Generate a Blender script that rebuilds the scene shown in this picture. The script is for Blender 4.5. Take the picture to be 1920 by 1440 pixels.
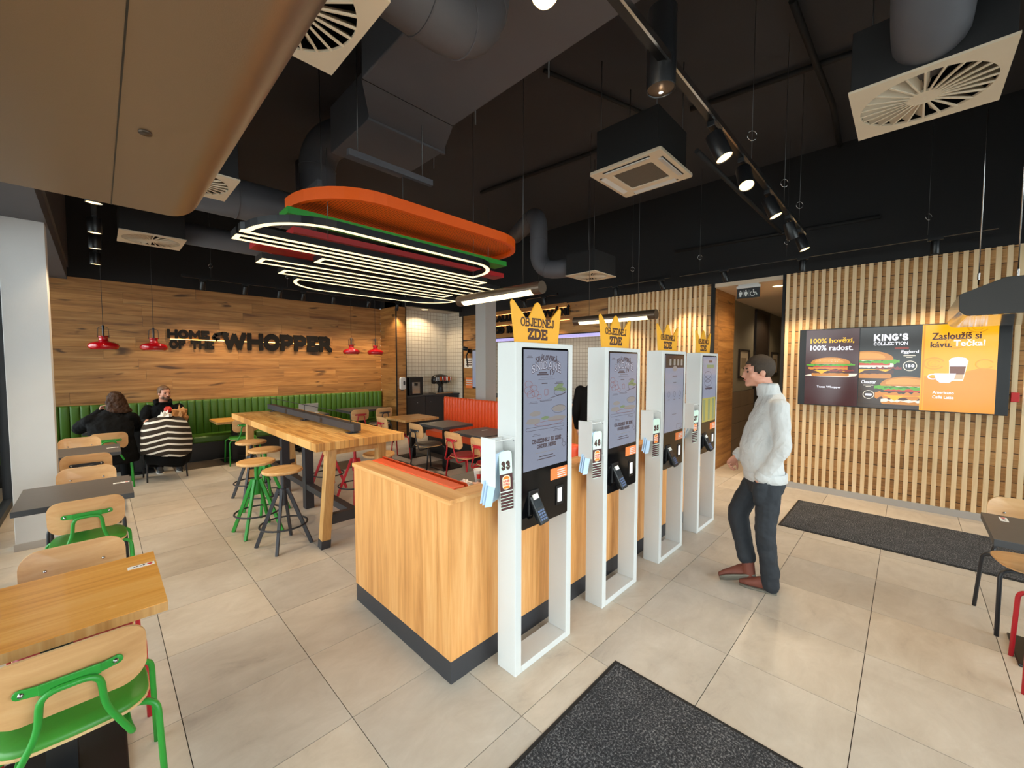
import bpy, bmesh, math, random
from mathutils import Vector, Matrix
random.seed(7)
PI = math.pi
for o in list(bpy.data.objects): bpy.data.objects.remove(o, do_unlink=True)
scene = bpy.context.scene
COL = scene.collection

# ------------------------------------------------------------------ camera
YAW, PITCH, ROLL, FPX, CAMH = math.radians(44.393), math.radians(2.761), math.radians(0.075), 758.9, 1.766
fw = Vector((math.cos(YAW)*math.cos(PITCH), math.sin(YAW)*math.cos(PITCH), -math.sin(PITCH)))
rt = Vector((math.sin(YAW), -math.cos(YAW), 0.0)); up = rt.cross(fw)
r2 = math.cos(ROLL)*rt + math.sin(ROLL)*up; u2 = r2.cross(fw)
cam_d = bpy.data.cameras.new('camera'); cam = bpy.data.objects.new('camera', cam_d); COL.objects.link(cam)
cam_d.sensor_fit = 'HORIZONTAL'; cam_d.sensor_width = 36.0; cam_d.lens = FPX/1920*36.0
cam_d.clip_start = 0.02; cam_d.clip_end = 200
mw = Matrix((r2, u2, -fw)).transposed().to_4x4(); mw.translation = Vector((0, 0, CAMH)); cam.matrix_world = mw
scene.camera = cam

# ------------------------------------------------------------------ world, exposure
w = bpy.data.worlds.new('overcast'); scene.world = w; w.use_nodes = True
bg = w.node_tree.nodes['Background']; bg.inputs[0].default_value = (0.90, 0.94, 0.96, 1); bg.inputs[1].default_value = 5.2
scene.view_settings.view_transform = 'Standard'; scene.view_settings.look = 'None'
scene.view_settings.gamma = 1.0; scene.view_settings.use_curve_mapping = False
scene.view_settings.exposure = 0.34

def portal(name, loc, rot, sx, sy):
    l = bpy.data.lights.new(name, 'AREA'); l.shape = 'RECTANGLE'; l.size = sx; l.size_y = sy
    l.cycles.is_portal = True
    o = bpy.data.objects.new(name, l); COL.objects.link(o); o.location = loc; o.rotation_euler = rot
portal('window_portal', (3.1, -1.78, 1.55), (-PI/2, 0, 0), 7.6, 3.1)     # glazed front, behind the camera
portal('window_portal', (-0.88, 3.9, 1.55), (0, PI/2*-1, 0), 3.1, 11.2)  # glazed side on the left

# ------------------------------------------------------------------ mesh helpers
class XF:
    """a drawing plane: origin o, right x, up y, outward n"""
    def __init__(s, o, x=(1, 0, 0), y=(0, 0, 1), sy=1.0):
        s.sy = sy; s.o = Vector(o); s.x = Vector(x).normalized(); s.y = Vector(y).normalized(); s.n = s.x.cross(s.y)
    def __call__(s, u, v, d=0.0): return s.o + s.x*u + s.y*(v*s.sy) + s.n*d

def frame(t):
    a = Vector((0, 0, 1)) if abs(t.z) < 0.9 else Vector((1, 0, 0))
    x = t.cross(a).normalized(); return x, x.cross(t).normalized()

def fillet(pts, rad, seg=4):
    P = [Vector(p) for p in pts]; out = [P[0]]
    for i in range(1, len(P)-1):
        a, b, c = P[i-1], P[i], P[i+1]
        r = min(rad, (a-b).length*0.45, (c-b).length*0.45)
        p0 = b+(a-b).normalized()*r; p1 = b+(c-b).normalized()*r
        for k in range(seg+1):
            t = k/seg; out.append(p0*(1-t)**2 + b*2*t*(1-t) + p1*t*t)
    out.append(P[-1]); return out

def arc(cx, cy, rx, ry, a0, a1, n):
    return [(cx+rx*math.cos(math.radians(a0+(a1-a0)*i/n)), cy+ry*math.sin(math.radians(a0+(a1-a0)*i/n))) for i in range(n+1)]

def rrect(x0, y0, x1, y1, r, n=5):
    r = min(r, (x1-x0)/2*0.999, (y1-y0)/2*0.999)
    return arc(x1-r, y0+r, r, r, -90, 0, n)+arc(x1-r, y1-r, r, r, 0, 90, n)+arc(x0+r, y1-r, r, r, 90, 180, n)+arc(x0+r, y0+r, r, r, 180, 270, n)

class MB:
    def __init__(s): s.v = []; s.f = []; s.mi = []; s.sm = []; s.m = 0
    def add(s, vs, fs, smooth=False):
        b = len(s.v); s.v += [tuple(v) for v in vs]
        for f in fs: s.f.append([b+i for i in f]); s.mi.append(s.m); s.sm.append(smooth)
        return s
    def box(s, x0, y0, z0, x1, y1, z1):
        if x0 > x1: x0, x1 = x1, x0
        if y0 > y1: y0, y1 = y1, y0
        if z0 > z1: z0, z1 = z1, z0
        vs = [(x, y, z) for z in (z0, z1) for y in (y0, y1) for x in (x0, x1)]
        return s.add(vs, [(0, 2, 3, 1), (4, 5, 7, 6), (0, 1, 5, 4), (2, 6, 7, 3), (0, 4, 6, 2), (1, 3, 7, 5)])
    def obox(s, c, h, ax, ay, az):
        """box with centre c, half sizes h and own axes"""
        c = Vector(c); ax, ay, az = [Vector(a).normalized() for a in (ax, ay, az)]
        vs = [c+ax*(h[0]*i)+ay*(h[1]*j)+az*(h[2]*k) for k in (-1, 1) for j in (-1, 1) for i in (-1, 1)]
        return s.add(vs, [(0, 2, 3, 1), (4, 5, 7, 6), (0, 1, 5, 4), (2, 6, 7, 3), (0, 4, 6, 2), (1, 3, 7, 5)])
    def bar(s, a, b, w, h, upv=(0, 0, 1)):
        a = Vector(a); b = Vector(b); t = (b-a).normalized(); u = Vector(upv)
        x = t.cross(u)
        x = x.normalized() if x.length > 1e-4 else frame(t)[0]
        y = x.cross(t)
        return s.obox((a+b)/2, (w/2, h/2, (b-a).length/2), x, y, t)
    def tube(s, pts, r, n=8, closed=False, caps=True):
        P = [Vector(p) for p in pts]; m = len(P)
        R = r if hasattr(r, '__len__') else [r]*m
        T = []
        for i in range(m):
            a = P[i-1] if (i > 0 or closed) else P[i]; b = P[(i+1) % m] if (i < m-1 or closed) else P[i]
            T.append((b-a).normalized())
        x, y = frame(T[0]); vs = []
        for i in range(m):
            if i:
                x = (x-T[i]*x.dot(T[i])).normalized(); y = T[i].cross(x)
            else: y = T[0].cross(x)
            for k in range(n):
                a = 2*PI*k/n; vs.append(P[i]+(x*math.cos(a)+y*math.sin(a))*R[i])
        fs = []
        for i in range(m if closed else m-1):
            j = (i+1) % m
            for k in range(n): fs.append((i*n+k, i*n+(k+1) % n, j*n+(k+1) % n, j*n+k))
        s.add(vs, fs, True)
        if caps and not closed:
            b = len(s.v)-m*n
            for f in (list(range(n))[::-1], list(range((m-1)*n, m*n))):
                s.f.append([b+i for i in f]); s.mi.append(s.m); s.sm.append(False)
        return s
    def lathe(s, prof, n=24, c=(0, 0, 0), axis=(0, 0, 1), smooth=True):
        c = Vector(c); t = Vector(axis).normalized(); x, y = frame(t)
        if t.z > .99: x, y = Vector((1, 0, 0)), Vector((0, 1, 0))
        vs = []
        for r, z in prof:
            for k in range(n):
                a = 2*PI*k/n; vs.append(c+t*z+(x*math.cos(a)+y*math.sin(a))*max(r, 1e-5))
        m = len(prof); fs = [(i*n+k, i*n+(k+1) % n, (i+1)*n+(k+1) % n, (i+1)*n+k) for i in range(m-1) for k in range(n)]
        return s.add(vs, fs, smooth)
    def poly(s, xf, pts, d0, d1=None):
        n = len(pts); a2 = sum(pts[i][0]*pts[(i+1) % n][1]-pts[(i+1) % n][0]*pts[i][1] for i in range(n))
        if a2 < 0: pts = pts[::-1]
        if d1 is None: return s.add([xf(u, v, d0) for u, v in pts], [list(range(n))])
        vs = [xf(u, v, d0) for u, v in pts]+[xf(u, v, d1) for u, v in pts]
        fs = [list(range(n))[::-1], list(range(n, 2*n))]+[(i, (i+1) % n, n+(i+1) % n, n+i) for i in range(n)]
        return s.add(vs, fs)
    def ring(s, xf, outer, inner, d0, d1):
        n = len(outer); vs = [xf(u, v, d) for d in (d0, d1) for L in (outer, inner) for u, v in L]
        fs = []
        for i in range(n):
            j = (i+1) % n
            fs += [(2*n+i, 2*n+j, 3*n+j, 3*n+i), (i, n+i, n+j, j), (i, j, 2*n+j, 2*n+i), (n+i, 3*n+i, 3*n+j, n+j)]
        return s.add(vs, fs)
    def loft(s, secs, n=20, power=2.0, caps=True):
        """secs: (centre, rx, ry[, xdir, ydir]) super-ellipse sections"""
        vs = []
        for sec in secs:
            c = Vector(sec[0]); rx, ry = sec[1], sec[2]
            xd = Vector(sec[3]).normalized() if len(sec) > 3 else Vector((1, 0, 0)); yd = Vector(sec[4]).normalized() if len(sec) > 4 else Vector((0, 1, 0))
            for k in range(n):
                a = 2*PI*k/n; ca, sa = math.cos(a), math.sin(a); e = 2/power
                vs.append(c+xd*(rx*math.copysign(abs(ca)**e, ca))+yd*(ry*math.copysign(abs(sa)**e, sa)))
        m = len(secs); fs = [(i*n+k, i*n+(k+1) % n, (i+1)*n+(k+1) % n, (i+1)*n+k) for i in range(m-1) for k in range(n)]
        if caps: fs += [list(range(n))[::-1], list(range((m-1)*n, m*n))]
        return s.add(vs, fs, True)
    def ball(s, c, rx, ry=None, rz=None, n=14, m=9, rot=None):
        ry = rx if ry is None else ry; rz = rx if rz is None else rz; vs = []; c = Vector(c)
        for i in range(m+1):
            th = PI*i/m
            for k in range(n):
                a = 2*PI*k/n; v = Vector((rx*math.sin(th)*math.cos(a), ry*math.sin(th)*math.sin(a), -rz*math.cos(th)))
                if rot is not None: v = rot @ v
                vs.append(c+v)
        return s.add(vs, [(i*n+k, i*n+(k+1) % n, (i+1)*n+(k+1) % n, (i+1)*n+k) for i in range(m) for k in range(n)], True)
    def mesh(s, name, mats):
        me = bpy.data.meshes.new(name); me.from_pydata(s.v, [], s.f)
        for m in (mats if isinstance(mats, (list, tuple)) else [mats]): me.materials.append(m)
        me.polygons.foreach_set('material_index', s.mi); me.polygons.foreach_set('use_smooth', s.sm); me.update()
        return me
    def build(s, name, mats, parent=None, bevel=0, seg=2, loc=None, label=None):
        o = bpy.data.objects.new(name, s.mesh(name, mats)); COL.objects.link(o)
        if parent: o.parent = parent
        if loc is not None: o.location = loc
        if bevel:
            b = o.modifiers.new('bevel', 'BEVEL'); b.width = bevel; b.segments = seg; b.limit_method = 'ANGLE'; b.angle_limit = math.radians(40)
        if label: o['label'] = label
        return o

def tag(o, label, cat, group=None):
    o['label'] = label; o['category'] = cat
    if group: o['group'] = group
    return o
def thing(name, label, cat, loc=(0, 0, 0), rz=0.0, group=None):
    o = bpy.data.objects.new(name, None); COL.objects.link(o); o.empty_display_size = 0.1
    o.location = loc; o.rotation_euler = (0, 0, rz); return tag(o, label, cat, group)
def struct(o): o['kind'] = 'structure'; return o
def copy_tree(o, parent=None):
    c = o.copy(); COL.objects.link(c); c.parent = parent
    for ch in list(o.children): copy_tree(ch, c)
    return c
def dup(o, loc, rz, label, group=None):
    c = copy_tree(o); c.location = loc; c.rotation_euler = (0, 0, rz); c['label'] = label
    if group: c['group'] = group
    return c

# ------------------------------------------------------------------ lettering
def _o(w, x0=0., x1=None, n=18):
    x1 = w if x1 is None else x1
    return arc((x0+x1)/2, .5, (x1-x0)/2, .5, 90, 450, n)
GL = {
 'A': (.86, [[(0, 0), (.43, 1), (.86, 0)], [(.18, .32), (.68, .32)]], [(0, 0), (.86, 0)]),
 'B': (.66, [[(0, 0), (0, 1), (.4, 1), (.56, .9), (.56, .65), (.4, .53), (0, .53)], [(.4, .53), (.62, .42), (.62, .12), (.44, 0), (0, 0)]], [(-.05, 0), (-.05, 1)]),
 'C': (.72, [arc(.38, .5, .38, .5, 50, 310, 12)], []),
 'D': (.74, [[(0, 0), (0, 1), (.38, 1), (.62, .88), (.72, .5), (.62, .12), (.38, 0), (0, 0)]], [(-.05, 0), (-.05, 1)]),
 'E': (.62, [[(.6, .8), (.6, 1), (0, 1), (0, 0), (.62, 0), (.62, .22)], [(0, .52), (.4, .52)]], [(-.05, 0), (-.05, 1)]),
 'F': (.6, [[(.6, .76), (.6, 1), (0, 1), (0, 0)], [(0, .5), (.4, .5)]], [(0, 0), (-.05, 1)]),
 'G': (.76, [arc(.38, .5, .38, .5, 50, 330, 12)+[(.74, .42), (.46, .42)]], []),
 'H': (.78, [[(0, 0), (0, 1)], [(.78, 0), (.78, 1)], [(0, .5), (.78, .5)]], [(0, 0), (0, 1), (.78, 0), (.78, 1)]),
 'I': (.12, [[(.06, 0), (.06, 1)]], [(.06, 0), (.06, 1)]),
 'J': (.5, [[(.46, 1), (.46, .2), (.3, 0), (.1, .04), (0, .22)]], [(.46, 1)]),
 'K': (.76, [[(0, 0), (0, 1)], [(.66, 1), (.04, .45)], [(.24, .6), (.76, 0)]], [(0, 0), (0, 1), (.7, 1), (.76, 0)]),
 'L': (.6, [[(0, 1), (0, 0), (.6, 0), (.6, .26)]], [(0, 1), (-.05, 0)]),
 'M': (1., [[(0, 0), (.06, 1), (.5, .25), (.94, 1), (1., 0)]], [(0, 0), (1., 0), (.02, 1), (.98, 1)]),
 'N': (.78, [[(0, 0), (0, 1), (.78, 0), (.78, 1)]], [(0, 0), (.78, 1)]),
 'O': (.8, [_o(.8)], []),
 'P': (.66, [[(0, 0), (0, 1), (.42, 1), (.62, .88), (.62, .56), (.42, .43), (0, .43)]], [(0, 0), (-.05, 1)]),
 'R': (.74, [[(0, 0), (0, 1), (.42, 1), (.6, .88), (.6, .6), (.42, .48), (0, .48)], [(.36, .48), (.72, 0)]], [(0, 0), (-.05, 1), (.76, 0)]),
 'S': (.6, [[(.56, .78), (.46, .97), (.3, 1), (.12, .97), (.02, .8), (.06, .62), (.3, .5), (.54, .38), (.6, .2), (.5, .04), (.3, 0), (.1, .04), (0, .24)]], []),
 'T': (.76, [[(0, .74), (0, 1), (.76, 1), (.76, .74)], [(.38, 1), (.38, 0)]], [(.38, 0)]),
 'U': (.76, [[(0, 1), (0, .24), (.14, .03), (.38, 0), (.62, .03), (.76, .24), (.76, 1)]], [(0, 1), (.76, 1)]),
 'V': (.82, [[(0, 1), (.41, 0), (.82, 1)]], [(0, 1), (.82, 1)]),
 'W': (1.2, [[(0, 1), (.3, 0), (.6, .9), (.9, 0), (1.2, 1)]], [(0, 1), (1.2, 1)]),
 'Y': (.8, [[(0, 1), (.4, .48), (.8, 1)], [(.4, .48), (.4, 0)]], [(0, 1), (.8, 1), (.4, 0)]),
 'Z': (.66, [[(.02, .78), (.02, 1), (.64, 1), (0, 0), (.66, 0), (.66, .24)]], []),
 '1': (.3, [[(0, .8), (.18, 1), (.18, 0)]], [(.18, 0)]),
 '2': (.6, [[(0, .76), (.12, .97), (.3, 1), (.5, .95), (.58, .74), (.5, .5), (0, 0), (.6, 0)]], []),
 '3': (.58, [[(0, .82), (.12, .97), (.3, 1), (.5, .93), (.54, .74), (.44, .57), (.24, .53)], [(.3, .53), (.52, .45), (.58, .24), (.5, .06), (.28, 0), (.08, .04), (0, .2)]], []),
 '4': (.64, [[(.46, 0), (.46, 1), (0, .3), (.64, .3)]], [(.46, 0)]),
 '5': (.58, [[(.54, 1), (.08, 1), (.04, .54), (.3, .6), (.52, .52), (.58, .3), (.5, .06), (.28, 0), (.08, .04), (0, .18)]], []),
 '7': (.6, [[(0, .8), (0, 1), (.6, 1), (.22, 0)]], []),
 '8': (.6, [arc(.3, .76, .24, .24, 90, 450, 12), arc(.3, .27, .3, .27, 90, 450, 12)], []),
 '9': (.58, [arc(.29, .7, .28, .3, 0, 360, 12), [(.57, .7), (.5, .2), (.2, 0)]], []),
 '0': (.66, [_o(.66)], []),
 "'": (.08, [[(.04, 1), (.02, .78)]], []), '.': (.06, [[(.03, 0), (.03, .04)]], []), ' ': (.26, [], []),
}
ACC = {'Á': ('A', 'a'), 'Í': ('I', 'a'), 'Ě': ('E', 'c'), 'Č': ('C', 'c')}
def slab(mb, xf, text, u0, v0, wd, ht, t=.2, d0=.0, d1=.001, serif=.34, gap=.14, rise=None, ta=None):
    """heavy slab-serif capitals drawn as strokes, fitted to a box of wd x ht"""
    adv = []; x = 0; ta = ta or t
    for ch in text:
        g = GL[ACC[ch][0] if ch in ACC else ch]; adv.append(x); x += g[0]+ta+gap
    tot = x-gap; sx = wd/tot; eps = max(2e-5, (d1-d0)*.006); cnt = 0
    for ch, ax in zip(text, adv):
        acc = ACC.get(ch); g = GL[acc[0] if acc else ch]
        def mp(px, py):
            uu = (ax+ta/2+px)*sx; vv = (ta/2+py*(1-ta))*ht
            if rise: vv += rise(uu/wd)*ht
            return (u0+uu, v0+vv)
        segs = []
        for st in g[1]:
            for i in range(len(st)-1): segs.append((st[i], st[i+1]))
        if acc:
            c = g[0]/2
            segs += [((c-.04, 1.2), (c+.14, 1.42))] if acc[1] == 'a' else [((c-.18, 1.42), (c, 1.24)), ((c, 1.24), (c+.18, 1.42))]
        for a, b in segs:
            dx, dy = (b[0]-a[0]), (b[1]-a[1])*(1-ta); L = math.hypot(dx, dy) or 1
            ex, ey = dx/L*t*.34, dy/L*t*.34; nx, ny = -dy/L*t/2, dx/L*t/2; k = 1-ta
            q = [(a[0]-ex+nx, a[1]+(-ey+ny)/k), (a[0]-ex-nx, a[1]+(-ey-ny)/k), (b[0]+ex-nx, b[1]+(ey-ny)/k), (b[0]+ex+nx, b[1]+(ey+ny)/k)]
            cnt += 1; mb.poly(xf, [mp(*p) for p in q], d0-cnt*eps*.5, d1+cnt*eps)
        for sxp, syp in g[2]:
            hh = t*.42/(1-t); yy = syp+(hh-t*.5/(1-t) if syp < .5 else t*.5/(1-t)-hh)
            q = [(sxp-serif/2-t*.2, yy-hh), (sxp+serif/2+t*.2, yy-hh), (sxp+serif/2+t*.2, yy+hh), (sxp-serif/2-t*.2, yy+hh)]
            cnt += 1; mb.poly(xf, [mp(*p) for p in q], d0-cnt*eps*.5, d1+cnt*eps)
    return mb
def txt(mb, xf, body, u0, v0, wd, ht, bold=.03, d=.0012):
    """upper and lower case in the built-in font, fitted to wd x ht (ht None keeps the proportion)"""
    cu = bpy.data.curves.new('lettering', 'FONT'); cu.body = body; cu.offset = min(bold, .012); cu.resolution_u = 2; cu.fill_mode = 'FRONT'
    ob = bpy.data.objects.new('lettering', cu); me = ob.to_mesh()
    vs = [v.co.copy() for v in me.vertices]; fs = [list(p.vertices) for p in me.polygons]
    ob.to_mesh_clear(); bpy.data.objects.remove(ob); bpy.data.curves.remove(cu)
    if not vs: return mb
    x0, x1 = min(v.x for v in vs), max(v.x for v in vs); y0, y1 = min(v.y for v in vs), max(v.y for v in vs)
    s = wd/(x1-x0); t = s if ht is None else ht/(y1-y0)
    for e in ((0,) if bold < .02 else (-.35*bold, .35*bold)):
        mb.add([xf(u0+(v.x-x0+e)*s, v0+(v.y-y0)*t, d+(.00008 if e > 0 else 0)) for v in vs], fs)
    return mb
# ------------------------------------------------------------------ materials
def lin(h):
    h = h.lstrip('#'); c = [int(h[i:i+2], 16)/255 for i in (0, 2, 4)]
    return tuple((x/12.92 if x <= .04045 else ((x+.055)/1.055)**2.4) for x in c)+(1,)
class NT:
    def __init__(s, name):
        s.m = bpy.data.materials.new(name); s.m.use_nodes = True; s.t = s.m.node_tree; s.b = s.t.nodes['Principled BSDF']
    def n(s, kind, **kw):
        nd = s.t.nodes.new(kind)
        for k, v in kw.items():
            if k[0] == '_': setattr(nd, k[1:], v)
            else:
                key = int(k[1:]) if k[0] == 'i' and k[1:].isdigit() else k.replace('__', ' ')
                if hasattr(v, 'links') or isinstance(v, bpy.types.NodeSocket): s.t.links.new(v, nd.inputs[key])
                else: nd.inputs[key].default_value = v
        return nd
    def link(s, a, b): s.t.links.new(a, b)
    def ramp(s, fac, stops):
        r = s.n('ShaderNodeValToRGB'); s.link(fac, r.inputs[0]); e = r.color_ramp.elements
        while len(e) < len(stops): e.new(.5)
        for x, (p, c) in zip(e, stops): x.position = p; x.color = c
        return r.outputs[0]
    def mix(s, fac, a, b, mode='MIX'):
        m = s.n('ShaderNodeMix', _data_type='RGBA', _blend_type=mode)
        for sock, v in ((m.inputs[0], fac), (m.inputs[6], a), (m.inputs[7], b)):
            if isinstance(v, bpy.types.NodeSocket): s.link(v, sock)
            else: sock.default_value = v
        return m.outputs[2]
    def math(s, op, a, b=0.):
        m = s.n('ShaderNodeMath', _operation=op)
        for i, v in enumerate((a, b)):
            if isinstance(v, bpy.types.NodeSocket): s.link(v, m.inputs[i])
            else: m.inputs[i].default_value = v
        return m.outputs[0]
    def coord(s, scale=(1, 1, 1), rnd=0., rot=(0, 0, 0)):
        tc = s.n('ShaderNodeTexCoord'); src = tc.outputs['Object']
        if rnd:
            oi = s.n('ShaderNodeObjectInfo'); mu = s.n('ShaderNodeVectorMath', _operation='SCALE'); mu.inputs[0].default_value = (1.0, 1.7, 2.3)
            s.link(s.math('MULTIPLY', oi.outputs['Random'], rnd), mu.inputs['Scale'])
            ad = s.n('ShaderNodeVectorMath', _operation='ADD'); s.link(src, ad.inputs[0]); s.link(mu.outputs[0], ad.inputs[1]); src = ad.outputs[0]
        mp = s.n('ShaderNodeMapping'); s.link(src, mp.inputs[0]); mp.inputs['Scale'].default_value = scale; mp.inputs['Rotation'].default_value = rot
        return mp.outputs[0]
    def noise(s, vec, scale, detail=4., rough=.55, dist=0.):
        n = s.n('ShaderNodeTexNoise'); s.link(vec, n.inputs['Vector']); n.inputs['Scale'].default_value = scale
        n.inputs['Detail'].default_value = detail; n.inputs['Roughness'].default_value = rough; n.inputs['Distortion'].default_value = dist
        return n.outputs[0]
    def bump(s, h, strength=.2, dist=.01):
        b = s.n('ShaderNodeBump'); s.link(h, b.inputs['Height']); b.inputs['Strength'].default_value = strength; b.inputs['Distance'].default_value = dist
        s.link(b.outputs[0], s.b.inputs['Normal'])
    def set(s, **kw):
        for k, v in kw.items():
            sock = s.b.inputs[k.replace('__', ' ')]
            if isinstance(v, bpy.types.NodeSocket): s.link(v, sock)
            else: sock.default_value = v
        return s
def sc(c, k): return (c[0]*k, c[1]*k, c[2]*k, 1)
def mat(name, col, rough=.5, metal=0., var=.08, vs=6., bump=0., bs=120., coat=0., rnd=0., spec=.5):
    c = lin(col) if isinstance(col, str) else col; t = NT(name); v = t.coord(rnd=rnd)
    n = t.noise(v, vs, 3.)
    t.set(Base__Color=t.mix(n, sc(c, 1-var), sc(c, 1+var)), Roughness=t.math('ADD', t.math('MULTIPLY', n, .08), rough-.04), Metallic=metal, Coat__Weight=coat, Specular__IOR__Level=spec)
    if bump: t.bump(t.noise(v, bs, 2.), bump, .003)
    return t.m
def emit(name, col, strength, rough=.4):
    c = lin(col) if isinstance(col, str) else col; t = NT(name)
    t.set(Base__Color=sc(c, .25), Emission__Color=c, Emission__Strength=strength, Roughness=rough); return t.m
def screen(name, col, strength=1.0, rough=.14):
    """a lit display or a print on one: glossy glass over a light of its own"""
    c = lin(col) if isinstance(col, str) else col; t = NT(name)
    n = t.noise(t.coord(), 9., 2.)
    t.set(Base__Color=sc(c, .12), Emission__Color=t.mix(n, sc(c, .94), sc(c, 1.06)), Emission__Strength=strength, Roughness=rough); return t.m
def wood(name, dark, mid, light, axis='x', scale=1., knots=.0, rough=.45, contrast=1., bands=False, rnd=9., tint=.12, coat=0.):
    t = NT(name); long_, short = .55*scale, 9.*scale
    s3 = {'x': (long_, short, short), 'y': (short, long_, short), 'z': (short, short, long_)}[axis]
    v = t.coord(s3, rnd)
    n1 = t.noise(v, 1.6, 5., .6, .9); n2 = t.noise(v, 7., 3., .6, .3)
    f = t.math('ADD', t.math('MULTIPLY', n1, .75), t.math('MULTIPLY', n2, .25))
    c = t.ramp(f, [(.5-.2/contrast, lin(dark)), (.5, lin(mid)), (.5+.2/contrast, lin(light))])
    if knots:
        s4 = {'x': (1.1, 4.8, 4.8), 'y': (4.8, 1.1, 4.8), 'z': (4.8, 4.8, 1.1)}[axis]
        k = t.noise(t.coord(s4, rnd), 1.35, 2., .5, .6)
        kk = t.ramp(k, [(.645, (0, 0, 0, 1)), (.73, (1, 1, 1, 1))])
        c = t.mix(t.math('MULTIPLY', kk, knots), c, sc(lin(dark), .33))
    oi = t.n('ShaderNodeObjectInfo')
    hs = t.n('ShaderNodeHueSaturation'); t.link(c, hs.inputs['Color'])
    t.link(t.math('ADD', t.math('MULTIPLY', oi.outputs['Random'], tint*2), 1-tint), hs.inputs['Value'])
    t.set(Base__Color=hs.outputs[0], Roughness=rough, Coat__Weight=coat); t.bump(f, .08, .004)
    return t.m
def planked(name, dark, mid, light, lenx, wid, plane='yz', mortar=(.02, .012, .008, 1), msize=.004):
    """planks too narrow to pick apart: staves of random shade"""
    t = NT(name); tc = t.n('ShaderNodeTexCoord'); sp = t.n('ShaderNodeSeparateXYZ'); t.link(tc.outputs['Object'], sp.inputs[0])
    cb = t.n('ShaderNodeCombineXYZ'); ix = 'xyz'.index
    t.link(sp.outputs[ix(plane[0])], cb.inputs[0]); t.link(sp.outputs[ix(plane[1])], cb.inputs[1])
    b = t.n('ShaderNodeTexBrick'); t.link(cb.outputs[0], b.inputs['Vector']); b.offset = .37
    b.inputs['Color1'].default_value = (0, 0, 0, 1); b.inputs['Color2'].default_value = (1, 1, 1, 1); b.inputs['Mortar'].default_value = (.5, .5, .5, 1)
    b.inputs['Scale'].default_value = 1.; b.inputs['Mortar Size'].default_value = msize; b.inputs['Brick Width'].default_value = lenx; b.inputs['Row Height'].default_value = wid
    mp = t.n('ShaderNodeMapping'); t.link(cb.outputs[0], mp.inputs[0]); mp.inputs['Scale'].default_value = (2., 26., 1.)
    n = t.noise(mp.outputs[0], 1.5, 4., .6, .6)
    f = t.math('ADD', t.math('MULTIPLY', b.outputs['Color'], .34), t.math('MULTIPLY', n, .66))
    c = t.ramp(f, [(.22, lin(dark)), (.47, lin(mid)), (.75, lin(light))])
    c = t.mix(b.outputs['Fac'], c, mortar); t.set(Base__Color=c, Roughness=.5); return t.m
def grid_tiles(name, col, grout, size, gap, plane, rough=.3):
    t = NT(name); tc = t.n('ShaderNodeTexCoord'); sp = t.n('ShaderNodeSeparateXYZ'); t.link(tc.outputs['Object'], sp.inputs[0])
    cb = t.n('ShaderNodeCombineXYZ'); ix = 'xyz'.index
    t.link(sp.outputs[ix(plane[0])], cb.inputs[0]); t.link(sp.outputs[ix(plane[1])], cb.inputs[1])
    b = t.n('ShaderNodeTexBrick'); t.link(cb.outputs[0], b.inputs['Vector']); b.offset = 0.
    b.inputs['Color1'].default_value = lin(col); b.inputs['Color2'].default_value = sc(lin(col), .93); b.inputs['Mortar'].default_value = lin(grout)
    b.inputs['Scale'].default_value = 1.; b.inputs['Mortar Size'].default_value = gap; b.inputs['Brick Width'].default_value = size; b.inputs['Row Height'].default_value = size
    t.set(Base__Color=b.outputs['Color'], Roughness=rough); t.bump(b.outputs['Fac'], -.3, .003); return t.m

m_oak = wood('oak_plank', '#6f4520', '#a8743c', '#c39256', 'x', .8, .9, .5, 1., tint=.13)
m_oak_y = wood('oak_plank_lengthwise', '#6f4520', '#a8743c', '#c39256', 'y', .8, .9, .5, 1., tint=.13)
m_oakback = planked('brown_plank_backing', '#86602f', '#c08f52', '#dcb277', 1.6, .16, 'yz')
m_slat = wood('pale_slat', '#d9b685', '#efd0a2', '#f8e2c0', 'z', .6, 0, .55, .7, tint=.05)
m_lam = wood('oak_laminate', '#b0733a', '#da9a58', '#ecb87a', 'z', .8, .0, .42, .9, rnd=0, tint=0)
m_lamx = wood('oak_laminate_edge', '#b0733a', '#da9a58', '#ecb87a', 'y', .8, .0, .42, .9, rnd=0, tint=0)
m_topw = wood('oak_table_top', '#c97c2c', '#eba54c', '#f6bf70', 'x', .9, .0, .34, .8, rnd=5, tint=.04, coat=.2)
m_butcher = planked('butcher_block', '#9c652c', '#cc9149', '#e2b26c', .34, .045, 'yx', (.2, .11, .05, 1), .0012)
m_ply = wood('beech_plywood', '#bd8a55', '#d3a16c', '#e2ba89', 'x', .7, .0, .38, .7, rnd=6, tint=.04, coat=.15)
m_plyedge = wood('plywood_edge', '#c79a63', '#d8b07a', '#e6c79a', 'x', 1.4, .0, .5, .9, tint=.03)
m_beam = wood('oak_beam_leg', '#a9763c', '#c6965a', '#d8b17b', 'z', .9, .25, .5, .9, tint=.06)
m_stoolw = wood('oak_stool_seat', '#b07c42', '#cb9a60', '#dcb582', 'x', 1.2, .0, .45, .9, rnd=5, tint=.08)
m_green = mat('green_powder_coat', '#2a9230', .38, 0, .05)
m_red = mat('red_powder_coat', '#b5202a', .38, 0, .05)
m_blk = mat('black_powder_coat', '#26262a', .45, 0, .08)
m_dgrey = mat('dark_grey_steel', '#3a3a3e', .45, .2, .08)
m_chrome = mat('chrome', '#c8c8c8', .18, 1., .03)
m_vgreen = mat('green_vinyl', '#446a1c', .42, 0, .12, 14, .15, 260)
m_vgreen2 = mat('green_seat_vinyl', '#3f8a2c', .4, 0, .08, 8, .1, 260)
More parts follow.
